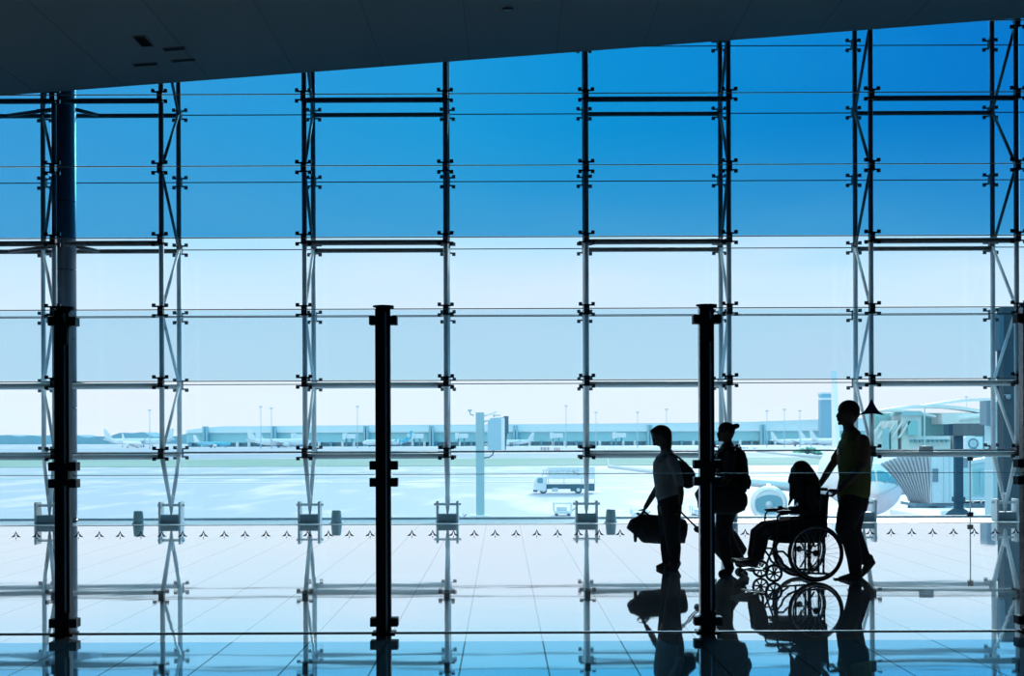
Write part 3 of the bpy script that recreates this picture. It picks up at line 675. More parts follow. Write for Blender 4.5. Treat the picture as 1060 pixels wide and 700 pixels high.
for sd in (-1, 1):
    for k in range(6):
        y_ = 484+k*6.2; L0 = random.uniform(7, 12); xo = 821.5-.6*k*(k < 3)+random.uniform(-1, .6)
        f.seg(b, [(xo+2.5,y_,sd*.085,2.2,.012),(xo,y_+L0*.5,sd*(.09+.004*k),1.9,.012),(xo-1.2*(k % 2)-.4,y_+L0,sd*(.095+.004*k),1.0,.009)])
b.merged('hair', hairm, f.root, .008, 2)

# ------------------------------------------------------------------ outside: apron, taxiways, grass
def ground_mat(name, c1, c2, sx, sy, rough=.6, thr=(.45,.6), rot=0.0):
    m = bpy.data.materials.new(name); m.use_nodes = True; nt = m.node_tree; N = nt.nodes.new; L = nt.links.new
    b = nt.nodes['Principled BSDF']; b.inputs['Roughness'].default_value = rough
    tc = N('ShaderNodeTexCoord'); mp = N('ShaderNodeMapping'); mp.inputs['Scale'].default_value = (sx, sy, 1); mp.inputs['Rotation'].default_value = (0, 0, rot); L(tc.outputs['Object'], mp.inputs[0])
    nz = N('ShaderNodeTexNoise'); nz.inputs['Scale'].default_value = 1; nz.inputs['Detail'].default_value = 5; L(mp.outputs[0], nz.inputs['Vector'])
    r = N('ShaderNodeValToRGB'); r.color_ramp.elements[0].position = thr[0]; r.color_ramp.elements[1].position = thr[1]
    r.color_ramp.elements[0].color = (*c1, 1); r.color_ramp.elements[1].color = (*c2, 1); L(nz.outputs['Fac'], r.inputs[0])
    L(r.outputs[0], b.inputs['Base Color']); MATS[name] = m; return m
apron = ground_mat('wet_concrete_reflection_streaks', (.56,.56,.66), (.88,.72,.76), .13, .035, .7, (.50,.64), -1.1)  # pale streaks are light reflections painted into the apron colour
st(box(-3000, 3000, 26, 9000, G-.4, G).build('floor', apron)).name = 'ground'
bpy.data.objects['ground'].name = 'floor_apron'
grass = ground_mat('mown_grass', (.28,.42,.36), (.40,.50,.46), .02, .01, .9, (.35,.65))
def strip(name, y0, y1, m, x0=-1500, x1=1500, h=.04):
    return st(box(x0, x1, GD(y0), GD(y1), G-.05, G+h).build(name, m))
strip('trim_4', 482.5, 474.5, grass, -160, 175, .10)
strip('trim_5', 482.5, 476.5, ground_mat('dry_grass', (.44,.52,.52), (.52,.56,.58), .02, .01, .9), -600, -161, .08)
taxi = mat('taxiway_asphalt', (.42,.45,.56), .8, 0, .1, .02)
strip('trim_6', 473.6, 469.6, taxi)
strip('trim_7', 466.8, 463.2, mat('apron_band', (.50,.52,.62), .8, 0, .1, .02))
pale_line = mat('pale_band', (.85,.70,.76), .8)
strip('trim_8', 468.4, 467.5, pale_line)
strip('trim_9', 489.8, 489.0, mat('paint_line', (.42,.52,.56), .7))
strip('trim_10', 494.5, 493.9, mat('paint_line2', (.52,.60,.62), .7))
strip('trim_11', 499.5, 498.6, mat('paint_line3', (.80,.70,.76), .7), -60, 60)

# hills / tree line at far left
b = MB(); D0 = 1500; prof = []
for i in range(0, 121):
    px = -120+i*3.3
    hgt = 449.9+1.2*math.sin(i*.31)+.7*math.sin(i*.9+1)+ (.9 if px > 200 else 0) - 2.2*math.exp(-((px-135)/16)**2)-2.0*math.exp(-((px-150)/8)**2)-1.4*math.exp(-((px-30)/14)**2)
    prof.append(W(px, hgt, D0))
poly = [(p.x, p.z) for p in prof]+[(prof[-1].x, G), (prof[0].x, G)]
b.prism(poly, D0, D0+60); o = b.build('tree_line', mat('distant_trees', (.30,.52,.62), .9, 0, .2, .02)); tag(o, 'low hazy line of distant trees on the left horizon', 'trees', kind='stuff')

# ------------------------------------------------------------------ distant terminal
D0 = 1000; k0 = D0/F
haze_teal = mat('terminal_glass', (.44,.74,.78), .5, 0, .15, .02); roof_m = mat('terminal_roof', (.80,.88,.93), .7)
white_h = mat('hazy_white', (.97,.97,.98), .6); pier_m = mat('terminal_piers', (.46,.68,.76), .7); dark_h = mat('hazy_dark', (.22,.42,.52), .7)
def zz(py, D): return EYE+(HY-py)/F*D
def xx(px, D): return (px-CX)/F*D
t = thing('terminal_building', (xx(520,D0), D0, G), 'long low hazy terminal with teal glass front across the far side of the apron', 'building')
o0 = Vector(t.location)
def lb(x0, x1, y0, y1, za, zb): return MB().box(x0-o0.x, x1-o0.x, y0-o0.y, y1-o0.y, za-o0.z, zb-o0.z)
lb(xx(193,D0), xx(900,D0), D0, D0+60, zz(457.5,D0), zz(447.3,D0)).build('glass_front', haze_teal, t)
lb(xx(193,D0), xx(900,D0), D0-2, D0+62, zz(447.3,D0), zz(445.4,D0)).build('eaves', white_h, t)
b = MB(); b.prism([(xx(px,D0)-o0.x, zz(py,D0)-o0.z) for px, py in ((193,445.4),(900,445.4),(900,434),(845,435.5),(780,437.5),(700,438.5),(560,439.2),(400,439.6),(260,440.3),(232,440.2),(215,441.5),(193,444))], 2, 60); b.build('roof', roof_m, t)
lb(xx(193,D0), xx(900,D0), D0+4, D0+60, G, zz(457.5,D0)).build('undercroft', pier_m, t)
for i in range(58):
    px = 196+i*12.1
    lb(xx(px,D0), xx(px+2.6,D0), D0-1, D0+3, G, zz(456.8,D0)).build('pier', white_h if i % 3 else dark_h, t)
for px in (214, 284.5, 379.5, 447, 533.5, 672, 788.5):
    o = lb(xx(px-2.6,D0), xx(px-.4,D0), D0-6, D0-1, G, zz(440.5,D0)).build('stair_tower', mat('stair_tower', (.36,.60,.70), .7), t)
    lb(xx(px+.4,D0), xx(px+2.6,D0), D0-6, D0-1, G, zz(440.5,D0)).build('tower_half', MATS['stair_tower'], o)
    lb(xx(px-2.8,D0), xx(px+2.8,D0), D0-5, D0-2, zz(442.5,D0), zz(441.6,D0)).build('tower_link', MATS['stair_tower'], o)
BRL = ['behind the twin-tailed white airliners', 'left of the second glass post', 'right of the second glass post', 'left of the signal mast', 'just left of the slim truss above the truck', 'just right of the slim truss above the truck']
for (px, lbx) in zip((309, 362, 432, 478, 576, 641), BRL):
    D1 = 980; t = thing('boarding_bridge', (xx(px,D1), D1, G), 'distant white bridge head at the terminal '+lbx, 'boarding bridge', 'distant boarding bridges')
    q = D1/F
    MB().box(-6*q, 6.5*q, -4, 4, zz(453.5,D1)-G, zz(448.8,D1)-G).build('tunnel', white_h, t)
    MB().box(-6.6*q, -3.5*q, -5, 5, zz(454.5,D1)-G, zz(447.9,D1)-G).build('cabin', white_h, t)
    MB().box(2*q, 3*q, -2, 2, 0, zz(453.5,D1)-G).build('leg', dark_h, t); MB().box(-4*q, -3*q, -2, 2, 0, zz(453.5,D1)-G).build('leg', dark_h, t)

# control tower
D1 = 980; t = thing('control_tower', (xx(855,D1), D1, G), 'square hazy grey-blue control tower at left of the wheelchair pusher', 'tower'); q = D1/F
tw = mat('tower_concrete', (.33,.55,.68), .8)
MB().box(-6.5*q, 6.5*q, -4, 4, 0, zz(415.5,D1)-G).build('shaft', tw, t)
MB().box(-6.8*q, 6.8*q, -5, 5, zz(415.5,D1)-G, zz(413.2,D1)-G).build('gallery', white_h, t)
b = MB(); b.prism([(-5.6*q, zz(413.2,D1)-G), (5.6*q, zz(413.2,D1)-G), (6.6*q, zz(409.6,D1)-G), (-6.6*q, zz(409.6,D1)-G)], -5, 5); b.build('glazed_cab', mat('cab_glass', (.25,.6,.72), .4), t)
MB().box(-7*q, 7*q, -5.5, 5.5, zz(409.6,D1)-G, zz(407.8,D1)-G).build('cab_roof', roof_m, t)

# light masts
MLX = [(155,424,'right of the round column'),(270,421,'left of the third truss'),(281,422.5,'nearest the left side of the third truss'),(370,421,'left of the second glass post'),(586,421,'above the catering truck'),
       (617,428,'right of the truck'),(660,428,'above the head of the person walking ahead'),(690,425,'right of that head'),(794,427,'leftmost of three short ones near the control tower'),(812,425.5,'middle of three short ones near the control tower'),(828,427,'rightmost of three short ones near the control tower'),(1000.5,413,'left of the brown signal arm')]
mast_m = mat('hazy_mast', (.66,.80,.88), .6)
for px, py, lbx in MLX:
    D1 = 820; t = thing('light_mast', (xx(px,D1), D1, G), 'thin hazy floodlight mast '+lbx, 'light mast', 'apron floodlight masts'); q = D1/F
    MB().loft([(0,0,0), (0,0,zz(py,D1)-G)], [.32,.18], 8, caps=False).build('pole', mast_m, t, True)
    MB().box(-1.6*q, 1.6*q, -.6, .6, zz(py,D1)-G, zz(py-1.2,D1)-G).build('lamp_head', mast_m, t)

# ------------------------------------------------------------------ airliners
wht = mat('airliner_white', (.98,.97,.98), .5); lite = mat('airliner_grey', (.80,.85,.90), .5); kblue = mat('airliner_sky_blue', (.16,.60,.78), .4)
cockp = mat('cockpit_glass', (.16,.46,.58), .5, spec=.2)
near_m = mat('airliner_belly', (.95,.86,.90), .6)
def airliner(px, D, rz, label, sc=1.0, fus=wht, tail=wht, belly=None, detail=False, group=None, flip=1, z=None, loc=None):
    loc = loc if loc is not None else (xx(px, D), D, G)
    t = thing('airliner', loc, label, 'airplane', group, rz)      # nose towards local -X
    S = lambda *p: tuple(v*sc for v in p)
    ZC = 3.65
    prof = [(0,-.45,.05),(.25,-.42,.42),(.8,-.32,.80),(1.6,-.18,1.20),(2.4,-.08,1.50),(3.4,0,1.74),(4.8,0,1.92),(6.5,0,1.98),(24,0,1.98),(28,.25,1.72),(31,.6,1.3),(34,.95,.75),(36.5,1.2,.35),(37.3,1.3,.1)]
    b = MB(); b.loft([S(x, 0, ZC+dz) for x, dz, r in prof], [(r*sc, r*sc) for x, dz, r in prof], 32 if detail else 14, caps=False)
    b.build('fuselage', fus, t, True)
    if belly:
        b = MB(); b.loft([S(x, 0, ZC+dz-r*.42) for x, dz, r in prof[2:-2]], [(r*sc*.66, r*sc*.93) for x, dz, r in prof[2:-2]], 14, caps=False); b.build('belly', belly, t, True)
    for sd in (-1, 1):
        def slab(name, le0, te0, z0, le1, te1, z1, y0, y1, th0, th1, m):
            b = MB(); vs = []
            for (le, te, z, y, th) in ((le0, te0, z0, y0, th0), (le1, te1, z1, y1, th1)):
                for fx, fz in ((0,0),(.12,.5),(.4,.5),(1,0),(.4,-.35),(.12,-.35)):
                    vs.append(S(le+(te-le)*fx, sd*y, z+fz*th))
            b.add(vs, [[0,1,2,3,4,5],[11,10,9,8,7,6]]+[[i, (i+1) % 6, (i+1) % 6+6, i+6] for i in range(6)]); return b.build(name, m, t, True)
        slab('wing', 11.5, 18.8, 2.75, 19.8, 21.4, 4.3, 1.5, 17.0, .8, .25, lite)
        slab('winglet', 20.0, 21.4, 4.3, 21.2, 22, 5.6, 17.0, 17.2, .2, .1, tail)
        slab('stabiliser', 31.8, 35.3, 4.7, 35.2, 36.6, 5.2, .6, 6.2, .4, .15, lite)
        b = MB(); ex, ey, ez = 11.0, 5.75, 2.05
        ring = [(0,.93),(-.05,1.02),(.15,1.12),(.9,1.2),(2.2,1.15),(3.3,.85),(3.9,.62)]
        pts = [S(ex+a, sd*ey, ez) for a, r in ring]
        b.loft(pts, [r*sc for a, r in ring], 24 if detail else 10, caps=False)
        eng = b.build('engine', lite if detail else wht, t, True)
        if detail:
            b = MB(); b.torus(S(ex-.02, sd*ey, ez), .97*sc, .09*sc, 'x', 32, 8); b.build('intake_lip', wht, eng, True)
            b = MB(); b.loft([S(ex-.04, sd*ey, ez), S(ex+.03, sd*ey, ez)], [.88*sc,.88*sc], 28, caps=False); b.build('fan', mat('fan_face', (.22,.46,.56), .5), eng)
            b = MB(); b.loft([S(ex-.35, sd*ey, ez), S(ex-.03, sd*ey, ez)], [.03,.24], 14); b.build('spinner', lite, eng, True)
        b = MB(); b.add([S(ex+.8, sd*ey-.12, ez+1), S(ex+3.6, sd*ey-.12, ez+.9), S(ex+4.6, sd*ey-.12, 3.3), S(ex+2.2, sd*ey-.12, 3.3), S(ex+.8, sd*ey+.12, ez+1), S(ex+3.6, sd*ey+.12, ez+.9), S(ex+4.6, sd*ey+.12, 3.3), S(ex+2.2, sd*ey+.12, 3.3)], [(0,1,2,3),(7,6,5,4),(0,4,5,1),(1,5,6,2),(2,6,7,3),(3,7,4,0)]); b.build('pylon', lite, t)
        b = MB(); b.tube([S(17.5, sd*3.8, .5), S(17.5, sd*3.8, 3)], .14*sc, 8); b.torus(S(17.5, sd*3.6, .58), .38*sc, .2*sc, 'y', 16, 6); b.torus(S(17.5, sd*4.05, .58), .38*sc, .2*sc, 'y', 16, 6); b.build('landing_gear', dark_h, t, True)
    b = MB(); b.prism([S(29.2,5.2)[:2], S(31.2,5.9)[:2], S(35.0,11.7)[:2], S(37.0,11.7)[:2], S(36.0,5.6)[:2], S(33,4.9)[:2]], -.16*sc, .16*sc); b.build('tail_fin', tail, t)
    b = MB(); b.tube([S(5.2,0,.3), S(5.2,0,2.4)], .1*sc, 8)
    for sd in (-1, 1): b.torus(S(5.2, sd*.22, .38), .24*sc, .13*sc, 'y', 16, 6)
    b.build('nose_gear', dark_h, t, True)
    return t
# the big one nose-on beside the bridge
nose = Vector((xx(908, 80), 80, G)); tail_p = Vector((xx(862, 117), 117, G))
dv = (tail_p-nose).normalized()
big = airliner(0, 0, math.atan2(dv.y, dv.x), 'big pale airliner parked nose-on behind the person in the vest', 1.0, wht, wht, None, True, loc=(nose.x, nose.y, G))
# nose paint and cockpit glazing wrap the fuselage skin
def fus_r(x):
    P_ = [(0,-.45,.05),(.25,-.42,.42),(.8,-.32,.80),(1.6,-.18,1.20),(2.4,-.08,1.50),(3.4,0,1.74),(4.8,0,1.92),(6.5,0,1.98)]
    for a, b_ in zip(P_, P_[1:]):
        if x <= b_[0]:
            k = (x-a[0])/(b_[0]-a[0]); return a[1]+(b_[1]-a[1])*k, a[2]+(b_[2]-a[2])*k
    return 0, 1.98
def skin_pt(x, ang, off=.025):               # ang from straight up, + to local +Y
    dz, r = fus_r(x); r += off+.03; return (x-(.15 if x < 2.6 else .06)*r*math.cos(ang), r*math.sin(ang), 3.65+dz+r*math.cos(ang))
for sd in (-1, 1):
    for (xa, xb, a0, a1, xa2, xb2) in ((.50,1.25,4,46,.62,1.4), (.72,1.50,50,70,1.2,1.9), (1.35,2.1,72,84,1.75,2.4)):
        b = MB(); n = 5; vs = []
        for i in range(n+1):
            k = i/n; a = math.radians(a0+(a1-a0)*k)*sd; l, h = xa+(xa2-xa)*k, xb+(xb2-xb)*k
            vs += [skin_pt(l+.0, a), skin_pt(l+(h-l)*.5, a, .045), skin_pt(h, a)]
        fs = []
        for i in range(n):
            for j in (0, 1): fs.append([i*3+j, i*3+j+1, (i+1)*3+j+1, (i+1)*3+j])
        b.add(vs, fs); b.build('cockpit_window', cockp, big, True)
b = MB(); rings = [(x, ) for x in (0.02,.25,.8,1.5,2.2,3.0,4.0,5.2)]
vs = []; n = 20
for (x,) in rings:
    for i in range(n+1):
        a = math.radians(86+(360-172)*i/n); vs.append(skin_pt(x, a, .02))
fs = [[j*(n+1)+i, j*(n+1)+i+1, (j+1)*(n+1)+i+1, (j+1)*(n+1)+i] for j in range(len(rings)-1) for i in range(n)]
b.add(vs, fs); o = b.build('nose_paint', near_m, big, True)

# distant ones; nose direction by rz (0: nose to the left)
airliner(166, 1050, PI+.15, 'hazy white airliner parked nose right between the column and the second truss, rear one', 1.1, group='distant airliners').location.x = xx(166,1050)
airliner(118, 980, .12, 'hazy white airliner parked nose left between the column and the second truss, middle one', 1.1, group='distant airliners')
airliner(146, 900, PI-.9, 'small hazy white airliner nearest the camera in the left group', .8, group='distant airliners')
airliner(239, 890, PI-.25, 'sky blue airliner with a white tail right of the second truss', .7, kblue, wht, None, group='distant airliners')
airliner(318, 880, PI+.1, 'long white airliner with tail at left, left of the third truss', 1.0, group='distant airliners')
airliner(322, 935, PI+.35, 'white airliner whose fin shows behind the long white one', 1.0, group='distant airliners')
ab = airliner(375, 900, .28, 'white airliner with blue tail emblem behind the second glass post', .88, wht, kblue, None, group='distant airliners')
MB().loft([(29.6*.88,0,9.0*.88-1.9),(31.0*.88,0,9.0*.88-1.9)][:1]+[(29.7*.88+.1,0,9*.88-1.9)], [.1,.1], 6, caps=False) if False else None
b = MB(); b.loft([(33.9*.88,-.20,8.3*.88),(33.9*.88,.20,8.3*.88)], [1.1,1.1], 16, side=(1,0,0), caps=False); b.build('tail_emblem', wht, ab)
b = MB(); b.loft([(33.9*.88,-.24,8.3*.88),(33.9*.88,.24,8.3*.88)], [.5,.5], 12, side=(1,0,0), caps=False); b.build('emblem_centre', mat('emblem_yellow', (.85,.75,.25), .6), ab)
b = MB(); b.loft([(26.5*.88,0,3.9*.88),(31*.88,0,4.25*.88),(34*.88,0,4.6*.88)], [1.95*.88,1.36*.88,.80*.88], 14, caps=False); b.build('blue_tail_cone', kblue, ab, True)
airliner(508, 920, .2, 'white airliner with tail at right, just behind the signal box', .78, group='distant airliners')
airliner(846, 855, PI-.1, 'white airliner tail left of the control tower, leftmost of three', .75, group='distant airliners')
airliner(878, 910, PI-.1, 'white airliner fin in front of the control tower, middle of three', .85, group='distant airliners')
airliner(893, 800, PI-.1, 'white airliner behind the wheelchair pusher, rightmost of three', .8, group='distant airliners')

# ------------------------------------------------------------------ catering truck
D1 = 162; q = D1/F
t = thing('catering_truck', (xx(583,D1), D1, G), 'white box catering truck with pale lettering on the apron, cab to the left', 'truck')
tz = lambda py: zz(py,D1)-G
tx = lambda px: (px-583)*q
dk = mat('truck_chassis', (.10,.20,.26), .7); glassd = mat('truck_glass', (.20,.42,.52), .3)
MB().box(tx(566.5), tx(615), -1.2, 1.2, tz(495.6), tz(483.5)).build('cargo_box', wht, t, bevel=.05)
b = MB()
for px in (566.6, 583, 601, 614.4): b.box(tx(px), tx(px)+.1, -1.18, -1.08, tz(501.5), tz(495.6))
b.build('lift_frame', lite, t)
b = MB(); b.prism([(tx(552.3),tz(508.2)),(tx(565),tz(508.2)),(tx(565.6),tz(493.2)),(tx(556),tz(493.2)),(tx(554),tz(495)),(tx(552.2),tz(501))], -1.15, 1.15); b.build('cab', wht, t, bevel=.06)
b = MB(); b.prism([(tx(556.2),tz(500)),(tx(561.5),tz(500)),(tx(561.5),tz(494.8)),(tx(557),tz(494.8)),(tx(555.7),tz(497))], -1.19, 1.19); b.build('cab_window', glassd, t)
b = MB(); b.prism([(tx(553.0)-.05,tz(500.5)),(tx(555.2)-.05,tz(495)),(tx(555.2)+.05,tz(495)),(tx(553.0)+.1,tz(500.5))], -1.0, 1.0); b.build('windscreen', glassd, t)
MB().box(tx(551.8), tx(556), -1.18, 1.18, tz(509.2), tz(507)).build('bumper', dk, t, bevel=.03)
MB().box(tx(562), tx(614.5), -.95, .95, tz(506.2), tz(501.5)).build('chassis', dk, t)
MB().box(tx(571), tx(577), -1.1, -.7, tz(509), tz(505)).build('fuel_tank', lite, t, bevel=.04)
MB().box(tx(590), tx(594), -1.1, -.7, tz(508.6), tz(505)).build('side_locker', dk, t, bevel=.04)
MB().box(tx(608), tx(614.8), -1.15, 1.15, tz(508.4), tz(501)).build('rear_bumper', dk, t)
b = MB(); b.tube([(tx(560),-1,tz(493)), (tx(566.5),-1,tz(485.5))], .05, 6); b.build('front_brace', lite, t)
for px in (562, 598):
    for sd in (-1, 1):
        r = 3.9*q; b = MB(); b.torus((tx(px), sd*.95, r), r*.72, r*.28, 'y', 28, 8); wo = b.build('wheel', dk, t, True)
        b = MB(); b.loft([(tx(px), sd*.98-.1, r), (tx(px), sd*.98+.1, r)], [r*.5, r*.5], 20, side=(1,0,0), caps=False); b.build('wheel_hub', wht, wo)
cu = bpy.data.curves.new('lettering', 'FONT'); cu.body = 'newrest'; cu.size = 1.3; cu.extrude = .01; cu.align_x = 'CENTER'
o = bpy.data.objects.new('lettering', cu); col.objects.link(o)
dg = bpy.context.evaluated_depsgraph_get(); me = bpy.data.meshes.new_from_object(o.evaluated_get(dg)); bpy.data.objects.remove(o)
me.materials.clear(); me.materials.append(mat('pale_lettering', (.70,.79,.84), .7))
o = bpy.data.objects.new('lettering', me); col.objects.link(o); o.parent = t; o.location = (tx(580), -1.22, tz(491.6)); o.rotation_euler = (PI/2, 0, 0)
b = MB(); b.prism([(tx(592),tz(488)),(tx(594),tz(487.5)),(tx(597),tz(490.6)),(tx(604),tz(490.2)),(tx(604),tz(491)),(tx(596.4),tz(491.6))], -1.23, -1.205); b.build('swoosh', MATS['pale_lettering'], t)

# ground carts
def cart(px, py, wpx, hpx, label):
    D1 = GD(py); q = D1/F; t = thing('service_cart', (xx(px,D1), D1, G), label, 'cart', 'apron carts'); w, h = wpx*q/2, hpx*q
    MB().box(-w, w, -.8, .8, h*.18, h*.38).build('deck', wht, t, bevel=.03)
    b = MB()
    for sx in (-1, 1):
        for sy in (-1, 1): b.box(sx*w-.06, sx*w+.06, sy*.75-.06, sy*.75+.06, h*.38, h)
    b.box(-w, w, -.8, -.7, h*.93, h); b.box(-w, w, .7, .8, h*.93, h); b.build('frame', white_h, t)
    MB().box(-w*.7, w*.5, -.5, .5, h*.38, h*.7).build('load', lite, t, bevel=.04)
    for sx in (-.7, .7):
        for sy in (-.7, .7): b = MB(); b.torus((sx*w, sy, h*.1), h*.08, h*.045, 'y', 14, 6); b.build('wheel', dk, t, True)
    MB().tube([(w, 0, h*.3), (w+h*.5, 0, h*.75)], .04, 6).build('tow_bar', dk, t)
cart(582, 534, 18, 13, 'white framed baggage cart left of the slim truss behind the truck')
cart(661, 536, 16, 8, 'small white cart left of the person walking ahead')
cart(475, 537, 9, 6, 'small white cart left of the signal mast foot')
cart(725, 534, 20, 9, 'low white cart behind the third glass post')

# barriers and bush
for (px, py, w, lbx, m_) in ((564,466.3,9,'red and white barrier blocks left of the slim truss',None),(576.5,466.8,6,'shorter red and white barrier right of the first',None),(770,465.4,8,'faint red barrier right of the person with the backpack',1),(781,465.6,4,'second shorter faint red barrier right of the backpack',1),(115,467.5,6,'faint red barrier at left beside the second truss',1)):
    D1 = GD(py); q = D1/F; t = thing('road_barrier', (xx(px,D1), D1, G), lbx, 'barrier', 'apron barriers'); n = 5
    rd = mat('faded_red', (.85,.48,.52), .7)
    for i in range(n):
        h = (3.3 if m_ is None else 1.2)*q
        b = MB(); x = (-w/2+w*i/n)*q; b.prism([(x,0),(x+w/n*q*.97,0),(x+w/n*q*.97,h),(x,h)], -.5, .5); b.build('block', rd if i % 2 == 0 else white_h, t)
D1 = GD(472); c0 = Vector((xx(836,D1), D1, G)); random.seed(3)
t = thing('bush', c0, 'hazy green bush on the far grass above the seated person', 'bush')
b = MB(); q = D1/F
for i in range(60):
    a = random.uniform(-1, 1); h = (1-a*a)*7*random.uniform(.35, 1); b.sphere((a*14*q, random.uniform(-3,3), h*q*1.1), 2.6*q*random.uniform(.5,1), 1.5, 2.2*q*random.uniform(.5,1), 8, 6)
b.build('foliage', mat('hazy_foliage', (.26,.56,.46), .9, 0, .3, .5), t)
MB().tube([(0,0,0),(0,0,3*q)], .4, 6).build('stem', dk, t)

# ------------------------------------------------------------------ docking signal mast
D1 = 112; q = D1/F
t = thing('signal_mast', (xx(496.5,D1), D1, G), 'pale square mast carrying a boxed docking signal, left of the catering truck', 'mast')
mz = lambda py: zz(py,D1)-G
mx = lambda px: (px-496.5)*q
mm_ = mat('mast_paint', (.40,.60,.64), .6)
MB().box(mx(492.6), mx(501.2), -.3, .3, 0, mz(427)).build('pole', mm_, t, bevel=.03)
MB().box(mx(486), mx(505), -.8, .8, 0, mz(533)).build('footing', white_h, t, bevel=.05)
b = MB(); b.prism([(mx(504.8),mz(466)),(mx(522),mz(466)),(mx(522),mz(432)),(mx(508),mz(433)),(mx(505),mz(437))], -.7, .7)
b.build('signal_box', mat('signal_case', (.46,.68,.78), .5), t, bevel=.04)
MB().box(mx(519), mx(522.6), -.75, .75, mz(466.2), mz(433)).build('white_edge', white_h, t)
MB().box(mx(521.5), mx(526.5), -.6, .6, mz(449), mz(431)).build('dark_display', mat('display_dark', (.12,.20,.28), .4), t)
b = MB(); b.prism([(mx(522),mz(466)),(mx(523.5),mz(466)),(mx(525),mz(449)),(mx(522),mz(449))], -.5, .5); b.build('display_bracket', mat('display_dark', (0,0,0)), t)
b = MB(); b.tube([(mx(500),0,mz(431)), (mx(508),0,mz(428.5)), (mx(514),0,mz(426))], .06, 6); b.tube([(mx(500),0,mz(437)), (mx(506),0,mz(435))], .06, 6); b.tube([(mx(500),0,mz(460)), (mx(506),0,mz(460))], .08, 6); b.build('arm', white_h, t)
b = MB(); b.tube([(mx(490.5),0,mz(430)), (mx(487),0,mz(429)), (mx(486),0,mz(424))], .05, 6); b.box(mx(484.5), mx(488.5), -.2, .2, mz(425.5), mz(424)); b.build('side_lamp', mm_, t)
b = MB(); b.tube([(mx(511),0,mz(466)), (mx(510),0,mz(471)), (mx(506),0,mz(473.5)), (mx(501),0,mz(474))], .05, 6); b.build('cable', dk, t, True)
b = MB(); b.box(mx(510), mx(518), -.2, .2, mz(430.5), mz(429.6)); b.box(mx(511), mx(512), -.1, .1, mz(432), mz(429)); b.build('top_rail', mm_, t)

# ------------------------------------------------------------------ boarding bridge at right
D1 = 76.0; q = D1/F
t = thing('boarding_bridge', (xx(975,D1), D1, G), 'large pale boarding bridge with ribbed canopy reaching the nose-on airliner', 'boarding bridge')
bx = lambda px: (px-975)*q
bz = lambda py: zz(py,D1)-G
br = mat('bridge_panel', (.66,.84,.91), .5); br2 = mat('bridge_panel_shade', (.45,.68,.76), .5); brt = mat('bridge_glass', (.28,.60,.66), .3); fold = mat('canopy_fabric', (.80,.88,.93), .9); foldd = mat('canopy_rib_grey', (.40,.50,.58), .8); brd = mat('bridge_steel', (.16,.28,.36), .5)
b = MB(); n = 24; vs = []                      # pleated canopy fanning out from the cabin towards the aircraft
for i in range(n+1):
    k = i/n; top = (911+42*k, 482-12.5*math.sin(k*PI/2)**.9); mid = (924+30*k, 492-6*k); bot = (942+12.5*k, 521.5+.5*k)
    z_ = .16 if i % 2 else -.16
    row = []
    for j in range(9):
        u = j/8
        px = (1-u)**2*top[0]+2*u*(1-u)*mid[0]+u*u*bot[0]; py = (1-u)**2*top[1]+2*u*(1-u)*mid[1]+u*u*bot[1]
        row.append((bx(px), -1.5+1.6*(1-k)+z_, bz(py)))
    vs += row
    if i in (0, n): pass
fs = [[i*9+j, i*9+j+1, (i+1)*9+j+1, (i+1)*9+j] for i in range(n) for j in range(8)]
vs2 = [(v[0]+.02, 1.9, v[2]-.02) for v in vs[::1]]
b.add(vs, fs)
b.add([vs[i*9] for i in range(n+1)]+[(vs[i*9][0], 2.2, vs[i*9][2]) for i in range(n+1)], [[i, i+1, i+n+2, i+n+1] for i in range(n)])
b.build('pleated_canopy', fold, t)
for i in range(0, n+1, 2):
    b = MB(); b.tube([Vector(v)+Vector((0,-.03,0)) for v in vs[i*9:(i+1)*9]], .028, 5); b.build('canopy_rib', foldd, t, True)
MB().box(bx(953.5), bx(979), -1.7, 1.9, bz(521), bz(469)).build('cabin', br, t, bevel=.04)
MB().box(bx(955.5), bx(961), -1.76, -1.68, bz(499.5), bz(486)).build('cabin_window', brd, t, bevel=.03)
for px in (966, 972): MB().box(bx(px), bx(px+.7), -1.74, -1.68, bz(520), bz(471)).build('panel_joint', br2, t)
MB().box(bx(979), bx(987), -1.2, 1.6, bz(520), bz(475)).build('rotunda_panel', br2, t)
MB().box(bx(981), bx(984), -1.27, -1.18, bz(515), bz(479)).build('rotunda_window', brt, t)
MB().box(bx(940), bx(1075), -1.4, 1.5, bz(524.5), bz(521.5)).build('floor_beam', brd, t)
for px in (951, 969, 1010, 1040): MB().box(bx(px-2.5), bx(px+2.5), -1.2, 1.2, bz(529), bz(524)).build('roller_bracket', brd, t)
b = MB(); b.prism([(bx(987),bz(519)),(bx(1090),bz(516)),(bx(1090),bz(461)),(bx(995),bz(479)),(bx(987),bz(476))], -1.5, 1.5); b.build('tunnel', mat('tunnel_panel', (.50,.76,.82), .5), t)
b = MB(); b.prism([(bx(995),bz(481.5)),(bx(1090),bz(463.5)),(bx(1090),bz(460.5)),(bx(995),bz(478))], -1.65, 1.65); b.build('roof_edge', br, t)
for a_, c_ in ((998,1003),(1004.5,1011),(1012.5,1018),(1020,1024),(1026,1034),(1038,1050)):
    MB().box(bx(a_), bx(c_), -1.56, -1.48, bz(512), bz(487-(a_-998)*.15)).build('tunnel_window', brt if int(a_) % 3 else br2, t)
MB().box(bx(992), bx(1090), -1.75, -1.6, bz(517.5), bz(515.2)).build('side_rail', br, t)
b = MB()
for px in range(996, 1090, 8): b.box(bx(px), bx(px)+.06, -1.72, -1.62, bz(521), bz(516))
b.build('rail_post', br, t)
